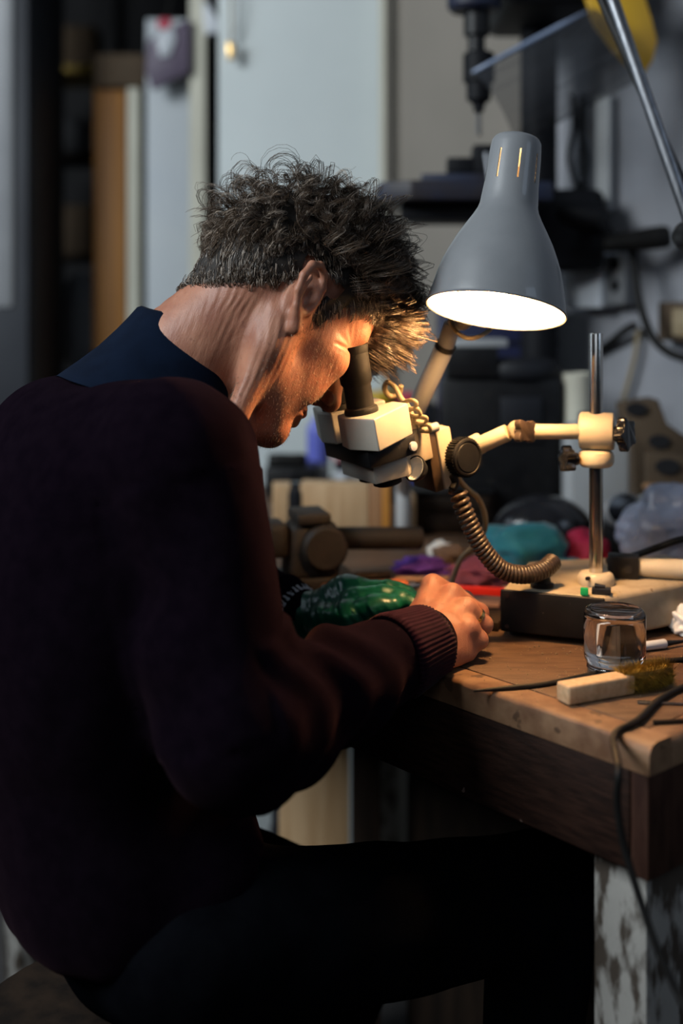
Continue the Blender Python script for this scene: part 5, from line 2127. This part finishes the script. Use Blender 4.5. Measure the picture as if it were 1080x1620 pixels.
so = thing('socket_box', wall_pt(945, 485), 'grey double socket box fixed to the wall below the drill handle', 'socket')
WMX = frame((0, 0, 0), -BU, (0, 0, 1))          # local x to the right along the wall, local y into the wall
def wall_box(px0, px1, py0, py1, off, dep, m, parent, name, bev=.003):
    a, b = wall_pt(px0, (py0 + py1) / 2, off), wall_pt(px1, (py0 + py1) / 2, off)
    c = (a + b) / 2
    hgt = (py1 - py0) / FPX * c.y
    M = WMX.copy(); M.translation = c
    mb = MB()
    mb.box((0, dep / 2, 0), ((b - a).length, dep, hgt), M, bev=bev)
    return mb.build(name, m, parent)
wall_box(893, 951, 398, 487, .055, .054, 'white_plastic', so, 'cover')
sp = wall_box(952, 988, 402, 482, .045, .044, 'grey_plastic', so, 'socket_plate')
for y in (417, 452):
    c = wall_pt(972, y, .0455)
    mb = MB()
    mb.cyl(c, c - BV * .0015, .0115, seg=20)
    mb.build('socket_hole', 'black_metal', so)
tag(wall_box(940, 963, 150, 335, .03, .022, 'light_grey_plastic', None, 'conduit', bev=.006), 'pale vertical conduit on the wall above the socket box', 'conduit')
for i, xs in enumerate(((905, 908, 900, 912, 908), (922, 918, 926, 921, 925))):
    mb = MB()
    mb.tube(spline([wall_pt(x, y, .02) for x, y in zip(xs, (150, 200, 250, 300, 345))], 6), .0055, 8)
    tag(mb.build('cable', 'black_rubber', None, smooth=180), ('left', 'right')[i] + ' one of two black cables running down the wall beside the pale conduit', 'cable')
mb = MB()
mb.tube(spline([P(1000, 390, 2.14), P(1004, 430, 2.12), P(1012, 480, 2.1), P(1030, 530, 2.08), P(1058, 558, 2.06), P(1100, 572, 2.04), wall_pt(1180, 600, .01)], 8), .0075, 10)
tag(mb.build('cable', 'black_rubber', None, smooth=180), 'thick black cable hanging down from the drill handle along the wall', 'cable')
mb = MB()
mb.tube(spline([wall_pt(940, 560, .012), wall_pt(965, 542, .02), wall_pt(990, 522, .03), wall_pt(1005, 514, .03)], 8), .0075, 10)
tag(mb.build('cable', 'black_rubber', None, smooth=180), 'short thick black cable slanting across the wall above the chrome pole', 'cable')
mb = MB()
mb.tube(spline([wall_pt(1010, 520, .02), wall_pt(1005, 560, .02), wall_pt(995, 600, .02), wall_pt(985, 640, .02), wall_pt(980, 700, .02)], 8), .005, 8)
tag(mb.build('cord', 'dusty_rubber', None, smooth=180), 'thin tan cord hanging on the wall right of the chrome pole', 'cord')
jb = thing('junction_box', wall_pt(1062, 540), 'olive brown junction box on the wall at the right edge', 'junction box')
wall_box(1040, 1110, 478, 540, .04, .039, 'cardboard', jb, 'body')
wall_box(1062, 1110, 488, 532, .046, .006, 'dusty_rubber', jb, 'cover')

# second lamp's steel swing arm crossing the upper right corner
sa = thing('swing_arm', on_bench(1300, 1000), 'shiny steel swing arm crossing the upper right corner', 'lamp arm')
a, b, c = P(948, -60, 1.56), P(1098, 372, 1.50), P(1240, 640, 1.46)
off = Vector((.016, .012, .004))
mb = MB(); mb.cyl(a, b, .0085, seg=20); mb.build('tube', 'brushed_steel', sa)
mb = MB(); mb.cyl(a + Vector((-.012, .02, .0)), b + off, .0062, seg=16); mb.build('tube', 'black_metal', sa)
mb = MB(); mb.cyl(b + Vector((0, -.02, 0)), b + Vector((0, .03, 0)), .02, seg=24, bev=.002); mb.build('joint', 'black_metal', sa)
mb = MB(); mb.cyl(b, Vector((b.x + .14, b.y, BENCH_Z + .01)), .0085, seg=20); mb.build('lower_tube', 'brushed_steel', sa)
mb = MB(); mb.cyl(Vector((b.x + .14, b.y, BENCH_Z)), Vector((b.x + .14, b.y, BENCH_Z + .02)), .03, seg=24, bev=.003); mb.build('clamp', 'black_metal', sa)

# ================================================================== LEFT BACKGROUND
tag(upright('timber_post', 148, 200, 3.30, 0, zp(140, 3.30), 'orange_wood', .10), 'orange brown timber post standing left of the pale door', 'post')
mbx = MB()
x0, x1 = PX(150, 3.28)[0], PX(232, 3.28)[0]
mbx.box(((x0 + x1) / 2, 3.34, zp(112, 3.28)), (x1 - x0, .14, 52 / FPX * 3.28), bev=.004)
tag(mbx.build('carton', 'cardboard', None), 'brown cardboard carton resting on top of the orange timber post', 'carton')
pb_ = thing('printed_bag', P(265, 135, 3.07), 'purple printed bag with a painted white highlight hanging on the pale door', 'bag')
flat_poly('bag_body', [(233, 62), (300, 28), (300, 113), (240, 141), (229, 110)], 3.06, .035, 'purple_print', pb_, bev=.006)
flat_poly('white_highlight', [(246, 62), (258, 46), (274, 44), (278, 62), (268, 88), (252, 90)], 3.052, .006, 'white_plastic', pb_)  # white slab in place of the light reflected on the bag
flat_poly('red_corner', [(246, 40), (254, 28), (272, 30), (268, 44), (256, 47)], 3.048, .006, 'label_red', pb_)
mb = MB()
mb.tube(spline([P(262, 45, 3.075), P(268, 10, 3.08), P(275, -30, 3.09), P(278, -60, 3.10)], 6), .003, 6)
mb.build('bag_handle', 'black_rubber', pb_)
tag(flat_poly('paper_tag', [(319, 2), (327, 3), (352, 42), (346, 51), (324, 54)], 3.077, .013, 'white_plastic', None), 'white paper tag hanging at the top of the door jamb', 'paper tag')
ky = thing('hanging_key', P(365, 95, 2.69), 'brass key hanging on a cord against the white wall', 'key')
mb = MB()
mb.tube(spline([P(366, -80, 2.70), P(365, 0, 2.70), P(366, 40, 2.70), P(365, 66, 2.70)], 4), .0028, 6)
mb.build('cord', 'dusty_rubber', ky)
mb = MB()
mb.tube(spline([P(372, -80, 2.70), P(379, -10, 2.70), P(374, 40, 2.70), P(366, 60, 2.70)], 4), .0016, 6)
mb.build('cord', 'light_grey_plastic', ky)
flat_poly('key_bow', [(359, 66), (372, 66), (371, 94), (361, 95)], 2.69, .008, 'brass', ky)
tag(upright('pipe', -12, 21, 2.62, zp(488, 2.62), 3.0, 'grey_plastic', .03, bev=.01), 'pale vertical pipe at the far left edge ending beside the man\'s shoulder', 'pipe')
lk = thing('steel_locker', (PX(20, 3.0)[0], 3.0, 0), 'dark blue grey steel locker at the left edge of the background', 'locker')
upright('body', -120, 50, 2.98, 0, 2.6, 'steel_grey_paint', .35, lk, bev=.004)
upright('door', -110, 44, 2.965, .08, 2.5, 'steel_grey_paint', .012, lk, bev=.003)
# dark shelving with boxes
sv_ = thing('shelving', (PX(95, 3.8)[0], 3.8, 0), 'dark shelving unit in the shadow left of the timber post', 'shelving')
X0, X1 = PX(40, 3.8)[0], PX(190, 3.8)[0]
for x in (X0, X1):
    mb = MB()
    mb.box((x, 3.80, 1.3), (.03, .03, 2.6)); mb.build('upright', 'black_metal', sv_)
shz = [.5, zp(560, 3.8), zp(402, 3.8), zp(240, 3.8), zp(104, 3.8)]
for i, z in enumerate(shz):
    mb = MB()
    mb.box(((X0 + X1) / 2, 3.93, z - .012), (X1 - X0 + .04, .30, .022))
    mb.build('shelf', 'yellow_plastic' if i == 4 else 'dark_wood', sv_)
def shelf_box(px0, px1, h, i, m, label, D=3.85):
    x0, x1 = PX(px0, D)[0], PX(px1, D)[0]
    mb = MB()
    mb.box(((x0 + x1) / 2, D + .07, shz[i] + h / 2), (x1 - x0, .14, h), bev=.006)
    tag(mb.build('carton', m, None), label, 'carton')
shelf_box(92, 150, .14, 4, 'cardboard', 'dull brown carton on the top shelf of the dark shelving')
shelf_box(60, 88, .10, 4, 'dark_wood', 'dark carton at the left of the top shelf')
shelf_box(84, 142, .16, 2, 'cardboard', 'dull brown carton on the middle shelf of the dark shelving')
shelf_box(62, 82, .12, 2, 'black_metal', 'black carton beside the brown one on the middle shelf')
shelf_box(70, 130, .12, 3, 'charcoal_plastic', 'charcoal carton on the shelf above the middle one')
c = Vector((PX(128, 3.70)[0], 3.70, zp(505, 3.70)))
wl = crumple('white_sack', c, .095, 'white_plastic', 41, 1.3, .25, (.75, .7, 1.35), floor=-1)
tag(wl, 'white sack bulging from the dark shelving beside the orange post', 'sack')

# ---- stool under the man
st = thing('stool', (PEL[0], PEL[1], 0), 'dark round stool the man sits on', 'stool')
zs = PEL[2] - .135
mb = MB()
mb.lathe([(0, zs - .05), (.17, zs - .05), (.185, zs - .04), (.185, zs - .012), (.17, zs), (0, zs)], fr((PEL[0] - .02, PEL[1] - .01, 0)), 40)
mb.build('seat', 'dark_wood', st)
for k in range(4):
    a = math.pi / 4 + k * math.pi / 2 + .3
    mb = MB()
    mb.cyl((PEL[0] - .02 + .12 * math.cos(a), PEL[1] + .12 * math.sin(a), zs - .05), (PEL[0] - .02 + .19 * math.cos(a), PEL[1] + .19 * math.sin(a), 0.0), .014, seg=14)
    mb.build('leg', 'black_metal', st)
mb = MB()
mb.lathe([(.155, .22), (.165, .22), (.165, .235), (.155, .235)], fr((PEL[0] - .02, PEL[1], 0)), 32, close=True)
mb.build('foot_ring', 'black_metal', st)
# ================================================================== HAIR
HL_F = [-.14, -.105, -.090, -.070, -.045, -.028, -.016, .004, .012, .026, .034, .05, .07, .10]
HL_U = [-.055, -.055, -.048, -.034, -.012, .008, .036, .038, -.008, -.006, .030, .046, .060, .072]


def hair_margin(p):
    """height above the hairline (negative where there is skin)"""
    return p[..., 1] - np.interp(p[..., 0], HL_F, HL_U)


hn = vnormals(hv_l, hf)
ear_zone = (np.abs(hv_l[:, 2]) > .072) & (hv_l[:, 1] < .040) & (hv_l[:, 0] > -.045) & (hv_l[:, 0] < .016)
marg = hair_margin(hv_l)
inmask = (marg > 0) & ~ear_zone

# dark undercoat that closes the hair against the scalp
fsel = inmask[hf].all(1)
uf = hf[fsel]
used_v = np.unique(uf)
remap = -np.ones(len(hv_l), int)
remap[used_v] = np.arange(len(used_v))
uv = hv_l[used_v]
um = marg[used_v]
thick = np.clip(um * .2, .0006, .0065)
thick = thick * (.75 + .5 * np.clip((uv[:, 1] - .02) / .09, 0, 1))
thick *= np.clip((.105 - uv[:, 0]) / .03, .1, 1)
nz_ = np.array([mnoise.noise(Vector(q) * 70) for q in uv])
uv = uv + hn[used_v] * (thick * (1 + .35 * nz_))[:, None]
rr_ = np.random.RandomState(4)

# ---- strands
cand = np.where(inmask)[0]
grav = np.array([-HF[2], -HU[2], -HRt[2]])
WH = np.array([-.055, .115, -.01])
EC, ER = np.array([-.004, .046, 0.0]), np.array([.092, .084, .0775])


def flow_at(p, n):
    d = p - WH
    d[:, 0] += .02
    d[:, 1] *= 1.0
    d = d - n * (d * n).sum(1)[:, None]
    d /= np.linalg.norm(d, axis=1)[:, None] + 1e-9
    return d


def strands(n_lock, per, seed, length_mul=1.0, stray=False, region=None, curl_mul=1.0, lam_rng=(.032, .058), np_out=None):
    R = np.random.RandomState(seed)
    c = cand if region is None else cand[region(hv_l[cand])]
    idx = c[R.randint(0, len(c), n_lock)]
    p0, n0, mg = hv_l[idx].copy(), hn[idx].copy(), marg[idx]
    u = p0[:, 1]
    top = np.clip((u - .035) / .075, 0, 1) * np.clip((mg) / .04, .2, 1)
    front = np.clip((p0[:, 0] - .01) / .07, 0, 1)
    temple = np.clip((p0[:, 0] + .002) / .03, 0, 1) * np.clip((.085 + .03 * np.clip((np.abs(p0[:, 2]) - .025) / .02, 0, 1) - u) / .03, 0, 1)
    L = (.018 + .050 * top + .036 * np.clip(mg / .05, 0, 1) + .006 * front) * R.uniform(.75, 1.2, n_lock) * length_mul
    L = np.where(temple > .05, np.minimum(L, .020 + .03 * (1 - temple)), L)
    L *= np.where(p0[:, 0] < -.06, .80, 1.0)
    de = np.hypot(p0[:, 0] + .012, p0[:, 1] - .008)
    L = np.where((np.abs(p0[:, 2]) > .045) & (de < .085), np.minimum(L, np.maximum(.010, de - .036)), L)
    lift = .30 + .50 * top + .15 * np.clip(mg / .04, 0, 1) - .15 * temple
    lift = lift * R.uniform(.6, 1.3, n_lock) * (1.5 if stray else 1.0)
    NP = 16
    pts = np.zeros((n_lock, NP, 3))
    pts[:, 0] = p0 + n0 * .0005
    fl = flow_at(p0.copy(), n0)
    tilt = R.normal(0, .28 if not stray else .9, n_lock)
    side = np.cross(n0, fl)
    fl = fl * np.cos(tilt)[:, None] + side * np.sin(tilt)[:, None]
    d = fl + n0 * lift[:, None]
    d /= np.linalg.norm(d, axis=1)[:, None]
    thk = (.004 + .026 * top * R.uniform(.3, 1.1, n_lock) + .012 * np.clip(mg / .04, 0, 1) * R.uniform(.5, 1.1, n_lock)) * (1.5 if stray else 1)
    ds = L / (NP - 1)
    for k in range(1, NP):
        t = k / (NP - 1)
        p = pts[:, k - 1] + d * ds[:, None]
        e = (p - EC) / ER
        ph = np.linalg.norm(e, axis=1)
        nn = e / ER
        nn /= np.linalg.norm(nn, axis=1)[:, None]
        height = (ph - 1) * .085
        # stay outside the scalp
        low = height < .002 * (1 + 2 * t)
        p = np.where(low[:, None], EC + (e / ph[:, None]) * ER * (1 + (.002 * (1 + 2 * t)) / .085), p)
        pts[:, k] = p
        f2 = flow_at(p.copy(), nn)
        pull = np.clip((height - thk) / .02, -1, 1.5)
        d = d + f2 * .11 + fl * .05 - nn * (pull * (.30 + .16 * front))[:, None] + grav * (.06 + .03 * top + .22 * front * t)[:, None]
        d /= np.linalg.norm(d, axis=1)[:, None]
    # waves and end curls around the guide
    if np_out:
        x0, x1 = np.linspace(0, 1, NP), np.linspace(0, 1, np_out)
        ii = np.clip(np.searchsorted(x0, x1) - 1, 0, NP - 2)
        tt = ((x1 - x0[ii]) * (NP - 1))[None, :, None]
        pa, pb_, pc, pd = pts[:, np.maximum(ii - 1, 0)], pts[:, ii], pts[:, ii + 1], pts[:, np.minimum(ii + 2, NP - 1)]
        pts = .5 * (2 * pb_ + (pc - pa) * tt + (2 * pa - 5 * pb_ + 4 * pc - pd) * tt ** 2 + (3 * pb_ - pa - 3 * pc + pd) * tt ** 3)
        NP = np_out
    tan = np.gradient(pts, axis=1)
    tan /= np.linalg.norm(tan, axis=2)[:, :, None] + 1e-9
    b1 = np.cross(tan, np.broadcast_to(n0[:, None, :], tan.shape))
    b1 /= np.linalg.norm(b1, axis=2)[:, :, None] + 1e-9
    b2 = np.cross(tan, b1)
    s = np.linspace(0, 1, NP)[None, :] * L[:, None]
    lam = R.uniform(lam_rng[0], lam_rng[1], n_lock)
    ph0 = R.uniform(0, 6.28, n_lock)
    curl = (.0020 + .0060 * top * R.uniform(.3, 1.4, n_lock) + .0010 * front)
    amp = curl_mul * curl[:, None] * np.clip(s / .03, 0, 1)
    amp = amp * (1 + .9 * np.clip((s / L[:, None] - .5) / .5, 0, 1))
    om = 2 * math.pi * s / lam[:, None] * (1 + .5 * np.clip((s / L[:, None] - .5), 0, 1)) + ph0[:, None]
    guide = pts
    out, tone = [], []
    for j in range(per):
        jit = R.normal(0, .09, (n_lock, 1))
        o = guide + b1 * (np.cos(om + jit) * amp)[:, :, None] + b2 * (np.sin(om + jit) * amp)[:, :, None]
        spread = (.0030 * (1 - .75 * np.linspace(0, 1, NP) ** .7) + .0008)[None, :, None]
        rx, ry = R.normal(0, 1, (n_lock, 1, 1)), R.normal(0, .6, (n_lock, 1, 1))
        o = o + (b1 * rx + b2 * ry) * spread * (1 if per > 1 else .2)
        cut = R.uniform(.8, 1.0, (n_lock, 1, 1))
        o = o[:, :1] + (o - o[:, :1]) * cut
        # no strand inside the head
        e = (o - EC) / ER
        ph = np.linalg.norm(e, axis=2, keepdims=True)
        o = np.where(ph < 1.012, EC + e / ph * ER * 1.012, o)
        out.append(o)
        g = np.clip(.10 + .22 * (1 - top) + .16 * front, 0, 1)
        lk = np.random.RandomState(seed + 50).uniform(0, 1, n_lock)
        gray = (R.uniform(0, 1, n_lock) * .5 + lk * .5) < (g * .6 + .16)
        tone.append(np.where(gray, R.uniform(.35, 1.0, n_lock), R.uniform(0, .18, n_lock)))
    return np.concatenate(out), np.concatenate(tone)


def tubes(sets_, r0, r1, name):
    Vs, Fs, Ts, off = [], [], [], 0
    for paths, tone in sets_:
        ns, NP, _ = paths.shape
        tan = np.gradient(paths, axis=1)
        tan /= np.linalg.norm(tan, axis=2)[:, :, None] + 1e-12
        ref = np.array([.3, .5, .81])
        a = np.cross(tan, ref)
        a /= np.linalg.norm(a, axis=2)[:, :, None] + 1e-9
        b = np.cross(tan, a)
        rad = np.linspace(1, 0, NP)[None, :, None] ** .6 * (r0 - r1) + r1
        rings = []
        for k in range(3):
            an = 2 * math.pi * k / 3
            rings.append(paths + (a * math.cos(an) + b * math.sin(an)) * rad)
        Vs.append(np.stack(rings, 2).reshape(-1, 3))               # strand, point, corner
        base = (np.arange(ns)[:, None] * NP + np.arange(NP - 1)[None, :]) * 3 + off
        for k in range(3):
            j = (k + 1) % 3
            Fs.append(np.stack([base + k, base + j, base + 3 + j, base + 3 + k], -1).reshape(-1, 4))
        Ts.append(np.repeat(tone, NP * 3))
        off += ns * NP * 3
    me = quads_mesh(name, np.concatenate(Vs), np.concatenate(Fs))
    at = me.attributes.new('tone', 'FLOAT', 'POINT')
    at.data.foreach_set('value', np.concatenate(Ts).astype(np.float32))
    return me


def hair_material():
    m = bpy.data.materials.new('hair_strands')
    m.use_nodes = True
    nt = m.node_tree
    b = nt.nodes['Principled BSDF']
    b.inputs['Roughness'].default_value = .30
    b.inputs['Specular IOR Level'].default_value = .6
    at = nt.nodes.new('ShaderNodeAttribute')
    at.attribute_name = 'tone'
    cr = nt.nodes.new('ShaderNodeValToRGB')
    cr.color_ramp.elements[0].color = (0.040, 0.025, 0.016, 1)
    cr.color_ramp.elements[1].color = (0.52, 0.43, 0.35, 1)
    el = cr.color_ramp.elements.new(.2)
    el.color = (0.118, 0.080, 0.054, 1)
    nt.links.new(at.outputs['Fac'], cr.inputs[0])
    nt.links.new(cr.outputs[0], b.inputs['Base Color'])
    M_['hair_strands'] = m


hair_material()
sets = [strands(800, 10, 1, np_out=20), strands(200, 1, 2, 1.0, True, curl_mul=.7, lam_rng=(.05, .09), np_out=40),
        strands(120, 10, 11, 1.15, region=lambda q: (q[:, 1] > .08), curl_mul=1.6, lam_rng=(.038, .052), np_out=40),
        strands(55, 10, 12, 1.1, region=lambda q: (q[:, 0] > .055) & (q[:, 1] > .075), curl_mul=2.0, lam_rng=(.034, .046), np_out=40),
        strands(190, 10, 5, 1.1, region=lambda q: (q[:, 0] > .045) & (np.abs(q[:, 2]) < .04) & (q[:, 1] > .07), curl_mul=1.6, np_out=26),
        strands(340, 9, 6, .85, region=lambda q: (q[:, 0] < -.03) & (q[:, 1] < .05)),
        strands(480, 5, 7, .6, region=lambda q: (hair_margin(q) < .02))]
hme = tubes([(h2w(a), b) for a, b in sets], .00034, .00016, 'hair')
hair = link_mesh('hair', hme, 'hair_strands', person, smooth=180, kind='stuff', label='tousled dark curly hair streaked with grey')
link_mesh('hair_undercoat', quads_mesh('hair_undercoat', h2w(uv), remap[uf]), 'hair_under', hair, smooth=180)

# eyebrow and sideburn stubble
R = np.random.RandomState(9)
eb, et = [], []
for side in (1, -1):
    for i in range(170):
        t = R.uniform(0, 1)
        root = np.array([.0995 - .020 * t ** 1.6, .034 + .004 * math.sin(t * 2.6), side * (.012 + .036 * t)]) + R.normal(0, .0012, 3)
        d = np.array([.35, .35 - .5 * t, side * (.6 + .3 * t)]) + R.normal(0, .25, 3)
        d /= np.linalg.norm(d)
        ln = R.uniform(.006, .013)
        k = np.linspace(0, 1, 5)[:, None]
        eb.append(root + d * ln * k + np.array([.0, -.003, 0]) * k ** 2)
        et.append(R.uniform(.1, .9))
eb = np.array(eb)
link_mesh('eyebrows', tubes([(h2w(eb), np.array(et))], .00028, .0001, 'eyebrows'), 'hair_strands', person, smooth=180, kind='stuff')

# stubble and short grey hairs along the jaw and cheek
R = np.random.RandomState(19)
jaw = np.where((hv_l[:, 1] < -.012) & (hv_l[:, 0] > .002) & (hv_l[:, 1] > -.125) & (hv_l[:, 1] < .9 * (hv_l[:, 0] - .10) + .045 * 0 + .072 - .9 * (hv_l[:, 0] - .03) * (hv_l[:, 0] > .03)))[0]
jaw = jaw[~((hv_l[jaw, 0] > .080) & (hv_l[jaw, 1] > -.082) & (np.abs(hv_l[jaw, 2]) < .03))]
pick = jaw[R.randint(0, len(jaw), 2600)]
ks = np.linspace(0, 1, 4)[None, :, None]
dn = hn[pick] * .55 + np.array([.25, -.8, 0]) + R.normal(0, .25, (len(pick), 3))
dn /= np.linalg.norm(dn, axis=1)[:, None]
ln = R.uniform(.0012, .0035, (len(pick), 1, 1))
st_paths = hv_l[pick][:, None, :] + dn[:, None, :] * ln * ks
link_mesh('stubble', tubes([(h2w(st_paths), R.uniform(.1, .9, len(pick)))], .00013, .00006, 'stubble'), 'hair_strands', person, smooth=180, kind='stuff')
